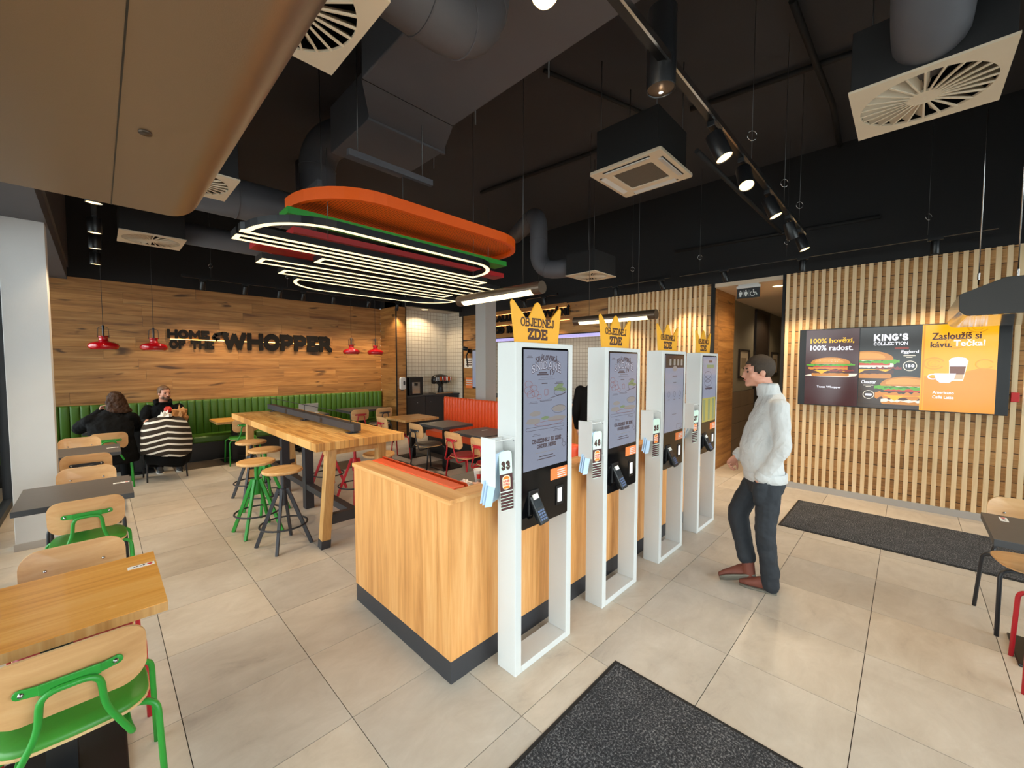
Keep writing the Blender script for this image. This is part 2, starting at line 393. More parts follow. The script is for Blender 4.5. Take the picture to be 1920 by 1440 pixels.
m_vorange = mat('orange_vinyl', '#e4501c', .42, 0, .1, 14, .12, 260)
m_vred = mat('red_seat_vinyl', '#971f26', .42, 0, .08, 10, .1, 260)
m_vblack = mat('dark_seat_vinyl', '#4b4038', .45, 0, .1, 10, .1, 260)
m_dark_top = mat('dark_grey_laminate', '#5a5450', .42, 0, .06, 30)
m_dark_edge = mat('dark_table_edge', '#3c3d40', .5, 0, .06, 30)
m_white = mat('white_powder_coat', '#cecfcd', .42, 0, .02, 8, .06, 400)
m_whiteb = mat('white_sheet', '#d8d8d6', .4, 0, .02)
m_paper = mat('paper', '#eeeae2', .7, 0, .04)
m_blue_paper = mat('pale_blue_paper', '#bcd3ea', .7, 0, .03)
m_mint = mat('mint_print', '#d9efdf', .6, 0, .02)
m_brown = mat('brown_print', '#4b2222', .6, 0, .05)
m_yellow = mat('crown_yellow', '#f0ab28', .45, 0, .03)
m_ink = mat('dark_brown_ink', '#4a2b23', .6, 0, .05)
m_blackg = mat('black_glass', '#08080a', .1, 0, .05)
m_blackp = mat('black_plastic', '#121214', .35, 0, .08)
m_blackm = mat('matt_black_paint', '#131315', .75, 0, .15, 2.)
m_ceil = mat('black_ceiling_paint', '#37363a', .85, 0, .2, 1.2, .3, 30)
m_wallblk = mat('black_wall_paint', '#1b1b1d', .8, 0, .15, 1.5, .2, 40)
m_duct = mat('dark_duct_wrap', '#5a5a60', .62, .1, .12, 3., .25, 22)
m_grille = mat('cream_grille', '#d8c8b0', .5, 0, .04)
m_satin = mat('satin_metal_sheet', '#9c8a78', .36, .9, .05, 1.5, .08, 700)
m_hood = mat('polished_steel', '#a39a90', .12, 1., .03)
m_hooddk = mat('hood_end_plate', '#3b3835', .5, .2, .05)
m_con = mat('grey_plaster', '#d0d0d0', .85, 0, .07, 2.5, .15, 60)
m_colm = mat('grey_column_paint', '#b0aba6', .7, 0, .05, 2.)
m_corr = mat('khaki_corridor_wall', '#8d8573', .8, 0, .08, 2.)
m_corrt = mat('brown_wainscot_tile', '#7d6a56', .6, 0, .1, 3.)
m_corrc = mat('corridor_ceiling', '#d9c7b0', .85, 0, .03)
m_darkdoor = mat('dark_brown_door', '#2c2119', .5, 0, .12, 3.)
m_redlamp = mat('glossy_red_enamel', '#b00a14', .12, 0, .03, coat=.6)
m_orangep = mat('orange_panel', '#e65a0c', .45, 0, .03)
m_greenp = mat('green_panel', '#1f8a2b', .4, 0, .03)
m_redp = mat('red_panel', '#a3161b', .42, 0, .03)
m_led = emit('warm_led', (1., .78, .42, 1), 1.55)
m_tube = emit('warm_tube', (1., .80, .46, 1), 2.4)
m_lens = emit('lamp_lens', (1., .66, .28, 1), 4.)
m_bronze = mat('bronze_housing', '#5a4a3c', .35, .5, .05)
m_mirrorblk = mat('track_profile', '#18181a', .3, .3, .05)
m_rod = mat('threaded_rod', '#5a5a5c', .4, .8, .1)
m_skin = mat('skin', '#c98d74', .5, 0, .1, 18)
m_skin2 = mat('skin_pale', '#cf9d88', .5, 0, .12, 18)
m_hair = mat('grey_brown_hair', '#40352c', .7, 0, .45, 70, .8, 160, spec=.2)
m_hair2 = mat('dark_brown_hair', '#3a2416', .6, 0, .4, 40, .7, 120, spec=.2)
m_hair3 = mat('light_brown_hair', '#6b4a30', .55, 0, .3, 40, .5, 120)
m_beard = mat('brown_beard', '#5a4030', .7, 0, .3, 60, .5, 160)
def knit():
    t = NT('light_grey_knit'); v = t.coord((1, 1, 1.6)); n = t.noise(v, 5., 3.); c = lin('#c4c3c1')
    t.set(Base__Color=t.mix(n, sc(c, .92), sc(c, 1.06)), Roughness=.9)
    w_ = t.noise(t.coord((1, 1, .7)), 11., 3., .5, 1.2); t.bump(t.math('ADD', t.math('MULTIPLY', w_, 1.), t.math('MULTIPLY', t.noise(v, 260., 2.), .05)), .55, .03); return t.m
m_sweat = knit()
m_trous = mat('charcoal_trousers', '#23272d', .8, 0, .12, 8., .25, 300)
m_boot = mat('brown_suede', '#6f3a2c', .7, 0, .15, 20.)
m_sole = mat('grey_sole', '#6b675c', .8, 0, .1)
m_coat = mat('black_coat', '#0b0b0c', .85, 0, .2, 9., .3, 120, spec=.15)
m_badge = mat('red_badge', '#d2301f', .5)
m_kraft = mat('kraft_paper', '#b9824a', .7, 0, .12, 12)
m_eye = mat('eye', '#241c18', .2)
m_lip = mat('lip', '#a05a4c', .5)
def stripes():
    t = NT('striped_knit'); tc = t.n('ShaderNodeTexCoord'); sp = t.n('ShaderNodeSeparateXYZ'); t.link(tc.outputs['Object'], sp.inputs[0])
    z = t.math('ADD', t.math('ADD', sp.outputs[2], t.math('MULTIPLY', t.math('ABSOLUTE', sp.outputs[0]), .2)), t.math('MULTIPLY', t.noise(t.coord(), 3., 2.), .05))
    f = t.math('FRACT', t.math('DIVIDE', z, .088)); k = t.math('GREATER_THAN', f, .68)
    t.set(Base__Color=t.mix(k, lin('#33291f'), lin('#e9e4da')), Roughness=.9); t.bump(t.noise(t.coord(), 200., 2.), .3, .003); return t.m
m_stripe = stripes()
def tile_mat():
    t = NT('stoneware_tile'); v = t.coord((1, 1, 1), 40.)
    a = t.noise(v, 1.6, 6., .62, .8); b = t.noise(t.coord((1., 1.9, 1.), 40., (0, 0, .5)), 3.4, 7., .7, .7)
    f = t.math('ADD', t.math('MULTIPLY', a, .55), t.math('MULTIPLY', b, .45))
    c = t.ramp(f, [(.30, lin('#a3968a')), (.42, lin('#bdb0a0')), (.58, lin('#cbbfb0')), (.74, lin('#dad0c4'))])
    oi = t.n('ShaderNodeObjectInfo'); hs = t.n('ShaderNodeHueSaturation'); t.link(c, hs.inputs['Color'])
    t.link(t.math('ADD', t.math('MULTIPLY', oi.outputs['Random'], .16), .90), hs.inputs['Value'])
    t.link(t.math('ADD', t.math('MULTIPLY', oi.outputs['Random'], .25), .85), hs.inputs['Saturation'])
    t.set(Base__Color=hs.outputs[0], Roughness=t.math('ADD', t.math('MULTIPLY', a, .2), .3)); t.bump(a, .04, .01); return t.m
m_tile = tile_mat()
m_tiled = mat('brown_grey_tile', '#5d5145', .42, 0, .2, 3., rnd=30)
m_grout = mat('dark_grout', '#3a332c', .9)
def carpet():
    t = NT('grey_ribbed_carpet'); v = t.coord(); n = t.noise(v, 95., 3., .75); n2 = t.noise(v, 9., 2.)
    t.set(Base__Color=t.ramp(t.math('ADD', t.math('MULTIPLY', n, .9), t.math('MULTIPLY', n2, .1)), [(.40, lin('#17171a')), (.52, lin('#3a3a3e')), (.66, lin('#8e8c8c'))]), Roughness=.95)
    t.bump(n, 1., .012); return t.m
m_carpet = carpet()
m_rubber = mat('black_rubber_edge', '#1a1a1b', .7)
m_wtile_x = grid_tiles('white_wall_tile', '#ddd6c9', '#a59682', .1, .005, 'xz')
m_wtile_y = grid_tiles('white_wall_tile_side', '#ddd6c9', '#a59682', .1, .005, 'yz')
def glass():
    t = NT('window_glass'); g = t.n('ShaderNodeBsdfGlossy'); g.inputs['Roughness'].default_value = .02; tr = t.n('ShaderNodeBsdfTransparent'); tr.inputs[0].default_value = (.93, .97, .97, 1)
    fr = t.n('ShaderNodeFresnel'); fr.inputs[0].default_value = 1.45; mx = t.n('ShaderNodeMixShader')
    t.link(fr.outputs[0], mx.inputs[0]); t.link(tr.outputs[0], mx.inputs[1]); t.link(g.outputs[0], mx.inputs[2])
    t.link(mx.outputs[0], t.t.nodes['Material Output'].inputs['Surface']); return t.m
m_glass = glass()
m_frame = mat('anthracite_window_frame', '#2b2d31', .45, .2)
m_pave = mat('outdoor_paving', '#8d8a84', .9, 0, .1, 2.)
# ------------------------------------------------------------------ the room
X0, X1, Y0, Y1, ZC = -0.85, 6.95, -1.75, 9.6, 4.68
WT = 3.155
ground = struct(MB().box(-14, -14, -.3, 20, 22, -.12).build('ground', m_pave))
floor = struct(MB().box(X0, Y0, -.12, X1+.15, Y1, -.006).box(X1+.15, 1.2, -.12, 13, 2.42, -.006).box(X1+.15, 4.1, -.12, 9.4, 8.7, -.006).build('floor', m_grout))
TP, TX, TY = .599, .233, .131
tile_me = MB().box(-.2976, -.2976, -.01, .2976, .2976, 0).mesh('floor_tile', m_tile)
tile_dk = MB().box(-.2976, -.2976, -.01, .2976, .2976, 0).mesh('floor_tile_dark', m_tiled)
def cell(x, y): return (math.floor((x-TX)/TP), math.floor((y-TY)/TP))
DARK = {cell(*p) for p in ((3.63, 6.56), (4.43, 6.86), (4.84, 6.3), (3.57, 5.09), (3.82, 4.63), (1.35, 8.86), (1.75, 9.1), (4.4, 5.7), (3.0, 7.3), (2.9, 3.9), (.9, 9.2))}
for i in range(-2, 12):
    for j in range(-4, 16):
        x, y = TX+(i+.5)*TP, TY+(j+.5)*TP
        if x-.3 < X0-.25 or y-.3 < Y0-.3 or y > Y1+.1: continue
        if x > X1+.2: continue
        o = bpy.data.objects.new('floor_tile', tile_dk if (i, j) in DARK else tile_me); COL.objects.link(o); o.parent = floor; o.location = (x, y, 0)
for i in range(12, 21):
    for j in (1, 2, 3):
        o = bpy.data.objects.new('floor_tile', tile_me); COL.objects.link(o); o.parent = floor; o.location = (TX+(i+.5)*TP, TY+(j+.5)*TP, 0)

ceiling = struct(MB().box(X0, Y0, ZC, X1+.15, Y1+.2, ZC+.15).build('ceiling', m_ceil))
# walls
wall_back = struct(MB().box(X0-.1, Y1, -.1, 5.03, Y1+.15, ZC).box(5.03, Y1, 3.18, X1+.2, Y1+.15, ZC).build('wall_back', m_blackm))
def plank_wall(parent, axis, const, a0, a1, z0, z1, rh, face, m, lens=(1.1, 1.5, 1.9, 2.2), th=.014):
    """horizontal boards, one object each; axis is the direction they run, face the outward sign"""
    z = z0
    while z < z1-.02:
        zz = min(z+rh, z1); a = a0-random.random()*1.2
        while a < a1-.01:
            b = a+random.choice(lens)
            s, e = max(a, a0), min(b, a1)
            if e-s > .02:
                L, Hh = (e-s)/2-.001, (zz-z)/2-.001
                d = th+random.uniform(-.0015, .0015)
                mb = MB()
                if axis == 'x': mb.box(-L, 0, -Hh, L, face*d, Hh); loc = ((s+e)/2, const, (z+zz)/2)
                else: mb.box(0, -L, -Hh, face*d, L, Hh); loc = (const, (s+e)/2, (z+zz)/2)
                mb.build('plank', m, parent, loc=loc)
            a = b
        z = zz
plank_wall(wall_back, 'x', Y1, X0, 5.03, 0, WT, .186, -1, m_oak)
wall_return = struct(MB().box(5.045, 8.835, 0, 5.2, Y1, ZC).box(5.045, 8.835, 0, 5.285, 9.38, ZC).build('wall_return', m_blackm))
plank_wall(wall_return, 'y', 5.045, 8.82, Y1, 0, WT, .186, -1, m_oak_y)
plank_wall(wall_return, 'x', 8.835, 5.05, 5.285, 0, WT, .186, -1, m_oak)
struct(MB().box(5.018, 8.805, 0, 5.042, 8.83, 3.17).box(5.285, 8.81, 0, 5.305, 8.84, 3.17).build('trim_1', m_blackm))
# niche of the drinks station
wall_niche = struct(MB().box(5.285, 9.38, 0, 7.1, 9.5, 3.6).build('wall_niche', m_wtile_x))
struct(MB().box(6.95, 8.66, 0, 7.1, 9.38, 3.6).build('wall_niche_side', m_wtile_y))
struct(MB().box(5.285, 8.82, 3.18, 6.95, 9.5, 3.3).build('ceiling_niche', m_colm))
struct(MB().box(5.285, 8.70, 3.18, 6.95, 8.82, ZC).build('wall_niche_upper', m_blackm))
# right wall: slat panels, passage, lettered beam over the kitchen counter
wall_right = struct(MB().box(6.955, Y0, 0, 7.1, 1.31, 3.06).box(6.955, 2.31, 0, 7.1, 4.19, 3.075).build('wall_right', m_oakback))
struct(MB().box(6.94, Y0, 3.06, 7.1, 8.82, ZC).build('wall_right_upper', m_wallblk))
slat_me = MB().box(-.03, -.0205, -1.49, 0, .0205, 1.485).mesh('slat', m_slat)
def slats(y0, y1):
    y = y0
    while y > y1:
        o = bpy.data.objects.new('slat', slat_me); COL.objects.link(o); o.parent = wall_right; o.location = (6.955, y, 1.575); y -= .0805
slats(1.268, Y0+.05); slats(4.165, 2.34)
struct(MB().box(6.925, Y0, 0, 6.955, 1.31, .085).box(6.925, 2.31, 0, 6.955, 4.19, .085).build('baseboard_right', m_colm))
struct(MB().box(6.93, 1.30, 0, 7.0, 1.335, 3.06).box(6.93, 2.262, 0, 7.0, 2.31, 3.06).build('trim_2', m_blackm))
wall_beam = struct(MB().box(6.955, 4.19, 2.42, 7.1, 8.66, 3.075).box(6.955, 8.05, 0, 7.1, 8.66, 2.42).build('wall_kitchen', m_blackm))
plank_wall(wall_beam, 'y', 6.955, 4.20, 8.64, 2.42, 3.075, .22, -1, m_oak_y)
plank_wall(wall_beam, 'y', 6.955, 8.06, 8.64, 0, 2.42, .22, -1, m_oak_y)
struct(MB().box(6.93, 8.645, 0, 6.96, 8.67, 3.1).box(6.925, 4.2, 2.40, 6.96, 8.66, 2.42).build('trim_3', m_blackm))
# passage to the restrooms
struct(MB().box(7.1, 2.42, 0, 13.1, 2.55, 3.1).build('wall_passage_left', m_corr))
struct(MB().box(7.1, 1.05, 0, 13.1, 1.2, 3.1).build('wall_passage_right', m_corr))
struct(MB().box(13.0, 1.05, 0, 13.15, 2.55, 3.1).build('wall_passage_end', m_corr))
struct(MB().box(6.96, 1.05, 3.0, 13.1, 2.55, 3.12).build('ceiling_passage', m_corrc))
rev = struct(MB().box(6.97, 2.285, 0, 8.05, 2.42, 3.0).build('wall_passage_reveal', m_blackm))
plank_wall(rev, 'x', 2.285, 6.975, 8.045, 0, 3.0, .6, -1, m_oak, (1.2,))
wains = struct(MB().box(8.06, 2.40, 0, 12.99, 2.42, 1.24).build('trim_4', m_grout))
for r_ in range(4):
    for c_ in range(9):
        a = 8.06+(c_-(r_ % 2)*.5)*.62; s_, e_ = max(a, 8.06), min(a+.615, 12.98)
        if e_-s_ > .03: MB().box(s_, 2.392, r_*.31+.002, e_, 2.40, r_*.31+.306).build('wainscot_tile', m_corrt, wains)
struct(MB().box(10.04, 2.385, 0, 11.1, 2.425, 2.93).box(9.98, 2.375, 0, 10.04, 2.43, 2.96).box(11.1, 2.375, 0, 11.16, 2.43, 2.96).box(9.98, 2.375, 2.92, 11.16, 2.43, 2.97).build('door_1', m_darkdoor, bevel=.004))
# kitchen behind the counter
struct(MB().box(9.3, 4.1, 0, 9.4, 8.7, 2.8).build('wall_kitchen_back', m_wtile_y))
struct(MB().box(7.1, 8.6, 0, 9.4, 8.7, 2.8).box(7.1, 4.0, 0, 9.4, 4.1, 2.8).build('wall_kitchen_sides', m_wtile_x))
struct(MB().box(7.1, 4.0, 2.75, 9.4, 8.7, 2.85).build('ceiling_kitchen', m_corrc))
# glazed front behind the camera and glazed side on the left
struct(MB().box(X0-.1, Y0-.12, 3.1, X1+.15, Y0, ZC).build('wall_front_upper', m_wallblk))
struct(MB().box(X0-.12, Y0-.12, 3.1, X0, Y1+.1, ZC).build('wall_left_upper', m_wallblk))
def glazing(name, axis, const, marks, z1=3.1):
    mb = MB(); s = .035
    for a in marks:
        if axis == 'x': mb.box(a-s, const-.06, 0, a+s, const+.03, z1)
        else: mb.box(const-.06, a-s, 0, const+.03, a+s, z1)
    for z in (0, z1-.08):
        if axis == 'x': mb.box(marks[0], const-.06, z, marks[-1], const+.03, z+.08)
        else: mb.box(const-.06, marks[0], z, const+.03, marks[-1], z+.08)
    fr = struct(mb.build(name, m_frame))
    for a, b in zip(marks, marks[1:]):
        if axis == 'x': MB().box(a+s, const-.02, .08, b-s, const-.012, z1-.08).build('pane', m_glass, fr)
        else: MB().box(const-.02, a+s, .08, const-.012, b-s, z1-.08).build('pane', m_glass, fr)
glazing('window_1', 'x', Y0-.02, [X0, .4, 1.7, 3.0, 4.3, 5.6, 6.9])
glazing('window_2', 'y', X0+.02, [Y0, -.3, 1.2, 2.7, 4.2, 5.85, 6.5, 8.0, Y1])
struct(MB().box(X0, 1.6, 3.11, -.3, Y1, 3.3).box(-.32, 1.6, 3.3, -.28, Y1, ZC).build('ceiling_side_soffit', m_duct))
column = struct(MB().box(-.60, 5.93, 0, -.315, 6.15, 3.11).build('wall_pier', m_con, bevel=.004))
struct(MB().box(-.61, 5.92, 0, -.305, 5.93, .07).build('baseboard_left', m_colm))
struct(MB().box(5.375, 6.0, 0, 5.665, 6.30, 3.3).build('wall_post', m_colm, bevel=.006))
# ------------------------------------------------------------------ kiosks
ink_scr = screen('display_ink', '#63585f', .5); scr_bg = screen('display_pale', '#9096a8', .62); scr_hi = screen('display_white', '#b3b6c6', .7)
scr_red = screen('display_red', '#94696a', .6); scr_grn = screen('display_green', '#83946f', .6); scr_bun = screen('display_bun', '#99938f', .6); scr_brown = screen('display_brown', '#4a3c38', .5); scr_yel = screen('display_yellow', '#b5ab58', .6)
m_orange_st = mat('orange_sticker', '#ee7f3f', .5); m_scan = emit('scanner_window', (1, .98, .93, 1), .9)
m_card = mat('terminal_screen', '#1c2227', .15); m_key = mat('terminal_keys', '#5b6b8f', .4)
SNI = lambda u: -.55*(2*u-1)**2
def outline(mb, xf, pts, t, d):
    n = len(pts)
    for i in range(n):
        a, b = pts[i], pts[(i+1) % n]; dx, dy = b[0]-a[0], b[1]-a[1]; L = math.hypot(dx, dy) or 1
        nx, ny = -dy/L*t/2, dx/L*t/2
        mb.poly(xf, [(a[0]+nx, a[1]+ny), (a[0]-nx, a[1]-ny), (b[0]-nx, b[1]-ny), (b[0]+nx, b[1]+ny)], d)
def lines(mb, xf, u, v, wd, n, h=.006, gap=.014, d=.0015):
    for i in range(n):
        k = .75+.25*((i*7919) % 5)/4; mb.poly(xf, [(u-wd*k/2, v-i*gap), (u+wd*k/2, v-i*gap), (u+wd*k/2, v-i*gap+h), (u-wd*k/2, v-i*gap+h)], d)
def blob(cx, cy, rx, ry, n=14, j=.12, seed=1):
    r = random.Random(seed); return [(cx+rx*(1+r.uniform(-j, j))*math.cos(2*PI*i/n), cy+ry*(1+r.uniform(-j, j))*math.sin(2*PI*i/n)) for i in range(n)]
def breakfast(par, xf):
    a = MB(); b = MB(); c = MB(); g = MB(); h = MB()
    slab(a, xf, 'KRÁLOVSKÁ', -.10, .60, .20, .042, .2, .0010, .0016, rise=lambda u: -.5*(2*u-1)**2)
    slab(a, xf, 'SNÍDANĚ', -.135, .525, .27, .072, .26, .0010, .0016, rise=SNI)
    slab(h, xf, 'SNÍDANĚ', -.135, .525, .27, .072, .13, .0017, .0020, rise=SNI, serif=.2, ta=.26)
    lines(a, xf, -.035, .492, .10, 2, .010, .014); txt(a, xf, '19', .03, .478, .045, .045, .04)
    lines(a, xf, 0, .458, .15, 2, .003, .016)
    lines(a, xf, -.15, .63, .05, 2, .003, .012); lines(a, xf, -.02, .405, .07, 1, .008); lines(a, xf, .12, .412, .09, 2, .004, .012)
    for k, (x, y, r) in enumerate(((-.16, .36, .035), (-.115, .375, .03), (-.16, .41, .03), (-.10, .33, .03), (-.14, .325, .035))): outline(b, xf, blob(x, y, r, r*.8, 12, .1, k), .0035, .0012)
    outline(b, xf, rrect(-.085, .285, -.05, .32, .006), .004, .0012); outline(b, xf, rrect(-.02, .31, .012, .36, .008), .004, .0012)
    outline(a, xf, [(-.06, .27), (.05, .27), (.045, .262), (-.055, .262)], .003, .0012)
    for k, (x, y) in enumerate(((.10, .36), (.13, .385), (.155, .35))): c.poly(xf, blob(x, y, .034, .02, 12, .25, 20+k), .0011)
    outline(a, xf, blob(.125, .33, .055, .03, 16, .1, 9), .003, .0012); outline(a, xf, [(.02, .28), (.16, .315), (.19, .32), (.16, .309)], .003, .0012)
    lines(a, xf, -.12, .262, .08, 2, .003, .011)
    g.poly(xf, blob(.12, .19, .065, .03, 18, .08, 31), .0011); g.poly(xf, blob(-.10, .165, .05, .022, 18, .12, 32), .0011)
    g.poly(xf, blob(.10, .105, .09, .022, 18, .08, 33), .0011); g.poly(xf, blob(-.12, .105, .06, .025, 18, .12, 34), .0011)
    c.poly(xf, blob(-.01, .12, .035, .014, 14, .25, 35), .0013); outline(b, xf, blob(.03, .075, .13, .018, 18, .08, 36), .003, .0014)
    outline(a, xf, rrect(-.18, .03, .17, .055, .01), .003, .0014); outline(a, xf, blob(.12, .185, .068, .034, 18, .08, 37), .0025, .0015)
    lines(a, xf, .11, .012, .09, 2, .003, .012); lines(a, xf, -.09, -.005, .07, 2, .003, .012)
    slab(a, xf, 'OBJEDNEJ SI ZDE', -.13, -.08, .27, .036, .24, .0010, .0014); slab(a, xf, 'ORDER HERE', -.085, -.125, .175, .033, .24, .0010, .0014)
    outline(a, xf, [(.155, -.135), (.145, -.12), (.158, -.125), (.15, -.085), (.157, -.082), (.166, -.115), (.185, -.12), (.185, -.14), (.17, -.155)], .003, .0014)
    lines(g, xf, 0, -.165, .26, 1, .004); lines(a, xf, 0, -.20, .17, 2, .007, .022)
    for nm, m_, mt in (('print_dark', a, ink_scr), ('print_red', b, scr_red), ('print_green', c, scr_grn), ('print_bun', g, scr_bun), ('print_white', h, scr_hi)): m_.build(nm, mt, par)
def order_page(par, xf, kind):
    a = MB(); b = MB(); c = MB()
    if kind == 3:
        b.poly(xf, [(-.198, .53), (.198, .53), (.198, .685), (-.198, .685)], .0008)
        for x in (-.1, -.01, .07, .15): c.poly(xf, rrect(x-.02, .56, x+.02, .64, .008), .0012)
        c.poly(xf, blob(.0, .52, .05, .035, 16, .1, 4), .0013)
        lines(a, xf, 0, .42, .13, 1, .012); lines(a, xf, 0, .34, .09, 1, .008)
        for k in range(3): outline(a, xf, blob(-.12+k*.12, .20, .022, .035, 14, .05, k), .004, .0012)
        lines(a, xf, -.12, .13, .05, 1, .006); lines(a, xf, .0, .13, .05, 1, .006); lines(a, xf, .12, .13, .05, 1, .006)
        lines(a, xf, 0, -.06, .12, 1, .006); outline(a, xf, rrect(.06, -.25, .17, -.19, .008), .004, .0012)
        for nm, m_, mt in (('print_dark', a, ink_scr), ('header_band', b, scr_brown), ('print_light', c, scr_bun)): m_.build(nm, mt, par)
    else:
        lines(a, xf, .02, .60, .14, 1, .03); c.poly(xf, rrect(-.09, .52, .13, .57, .02), .0011)
        for k in range(3): outline(a, xf, blob(-.05, .42-.06*k, .10, .05, 18, .08, k), .006, .0012)
        a.poly(xf, blob(-.02, .22, .14, .016, 14, .2, 8), .0011)
        b.poly(xf, [(-.198, -.27), (.198, -.27), (.198, .08), (-.198, .08)], .0008)
        for x in (-.14, 0, .13): c.poly(xf, [(x-.03, -.25), (x+.03, -.25), (x+.03, .06), (x-.03, .06)], .0010)
        for nm, m_, mt in (('print_dark', a, ink_scr), ('lower_band', b, scr_yel), ('print_light', c, scr_grn)): m_.build(nm, mt, par)
KW, KD, KH = .52, .145, 1.89
def kiosk(x, label, kind):
    k = thing('order_kiosk', label, 'kiosk', (x, 1.525, 0), 0, 'white ordering kiosks in a row along the counter')
    mb = MB()
    mb.box(0, 0, 0, .05, KD, KH).box(KW-.05, 0, 0, KW, KD, KH).box(.05, 0, 0, KW-.05, KD, .04).box(.05, 0, KH-.03, KW-.05, KD, KH)
    mb.box(.05, .012, .83, KW-.05, KD, KH-.03)
    mb.build('frame', m_white, k, bevel=.003)
    pf = MB().poly(XF((0, .004, 0)), rrect(.048, .83, KW-.048, KH-.028, .012), -.02, .006).build('front_panel', m_blackg, k)
    xf = XF((KW/2, -.0022, 1.16))
    sc_ = MB().poly(xf, [(-.2, 0), (.2, 0), (.2, .69), (-.2, .69)], -.001, .0005).build('display', scr_bg, k)
    if kind < 3: breakfast(sc_, XF((KW/2, -.0022, 1.366), sy=.708))
    else: order_page(sc_, XF((KW/2, -.0022, 1.355), sy=.7225), kind)
    st = MB().poly(XF((0, -.003, 0)), rrect(KW-.22, 1.065, KW-.055, 1.135, .004), 0, .0015).build('sticker', m_orange_st, k)
    p_ = MB()
    for q in range(4): p_.poly(XF((0, -.0048, 0)), [(KW-.155, 1.115-q*.014), (KW-.075+.006*(q % 2), 1.115-q*.014), (KW-.075+.006*(q % 2), 1.121-q*.014), (KW-.155, 1.121-q*.014)], .0005)
    p_.build('sticker_print', m_whiteb, st)
    # payment terminal in its cradle
    MB().box(.10, -.010, .90, .19, .0, 1.045).build('terminal_recess', m_blackp, k, bevel=.004)
    tm = MB(); ax, ay, az = Vector((1, 0, .12)).normalized(), Vector((-.12, .42, .9)).normalized(), None
    az = ax.cross(ay); c0 = Vector((.15, -.04, .94))
    tm.obox(c0, (.037, .085, .012), ax, ay, az); tm.obox(c0-az*.02-ay*.02, (.02, .05, .02), ax, ay, az)
    t_ = tm.build('card_terminal', m_blackp, k, bevel=.006)
    f_ = MB(); f_.obox(c0+az*.0125+ay*.03, (.028, .022, .001), ax, ay, az); f_.build('terminal_display', m_card, t_)
    f_ = MB()
    for r_ in range(4):
        for q in range(3): f_.obox(c0+az*.013-ay*(.012+r_*.016)+ax*((q-1)*.018), (.007, .005, .0012), ax, ay, az)
    f_.build('keypad', m_key, t_)
    f_ = MB(); f_.obox(c0+ay*.072+az*.008, (.02, .014, .012), ax, ay, az); f_.build('paper_slip', m_paper, t_)
    MB().poly(XF((0, -.002, 0)), rrect(.352, .90, .425, 1.02, .006), 0, .004).build('scanner', m_blackp, k)
    MB().poly(XF((0, -.006, 0)), rrect(.368, .918, .409, 1.004, .004), 0, .001).build('scanner_window', m_scan, k)
    # side holder for the number cards
    h = MB().box(-.006, .0, 1.115, 0, .112, 1.37).box(-.15, .095, 1.12, -.0, .112, 1.36).box(-.155, .0, 1.12, -.15, .112, 1.375).box(-.15, .02, 1.355, -.004, .03, 1.362)
    hh = h.build('card_holder', m_whiteb, k, bevel=.0015)
    sr = MB()
    for z in (1.135, 1.35): sr.lathe([(.004, 0), (.004, .003), (0, .003)], 8, (-.006, .008, z), (-1, 0, 0))
    sr.build('screw', m_chrome, hh)
    return k
KX = [1.587, 2.492, 3.418, 4.325]
KL = ['nearest white ordering kiosk, breakfast menu on its screen', 'second white ordering kiosk from the front, breakfast menu on its screen',
      'third white ordering kiosk, dark header band on its screen', 'farthest white ordering kiosk, right beside the man']
for i, x in enumerate(KX): kiosk(x, KL[i], i+1)
# crown boards
def crown(x, label):
    r = thing('crown_sign', label, 'sign', (x+KW/2, 1.597, KH), 0, 'yellow crown signs on the kiosks')
    xf = XF((0, 0, 0)); W2, wb = .225, .195
    top = [(W2, .215), (W2-.006, .228), (W2-.02, .226), (.105, .135), (.09, .134), (.018, .238), (.0, .246), (-.018, .238), (-.085, .14), (-.10, .14), (-.205, .236), (-.22, .24), (-W2-.004, .225)]
    pts = [(-wb, .004), (-wb+.008, 0), (wb-.008, 0), (wb, .006)]+top
    MB().poly(xf, pts, -.004, .004).build('board', m_yellow, r)
    mb = MB(); slab(mb, xf, 'OBJEDNEJ', -.15, .098, .30, .052, .16, .004, .0055); slab(mb, xf, 'ZDE', -.09, .022, .18, .066, .24, .004, .0055)
    mb.build('lettering', m_ink, r)
for i, x in enumerate(KX): crown(x, ['largest yellow crown sign reading OBJEDNEJ ZDE, on the nearest kiosk', 'yellow crown sign on the second kiosk', 'yellow crown sign on the third kiosk', 'smallest yellow crown sign, on the farthest kiosk'][i])
m_logo_o = mat('logo_orange', '#f58220', .5); m_logo_r = mat('logo_red', '#d62f2a', .5); m_logo_c = mat('logo_cream', '#f6e3c4', .5)
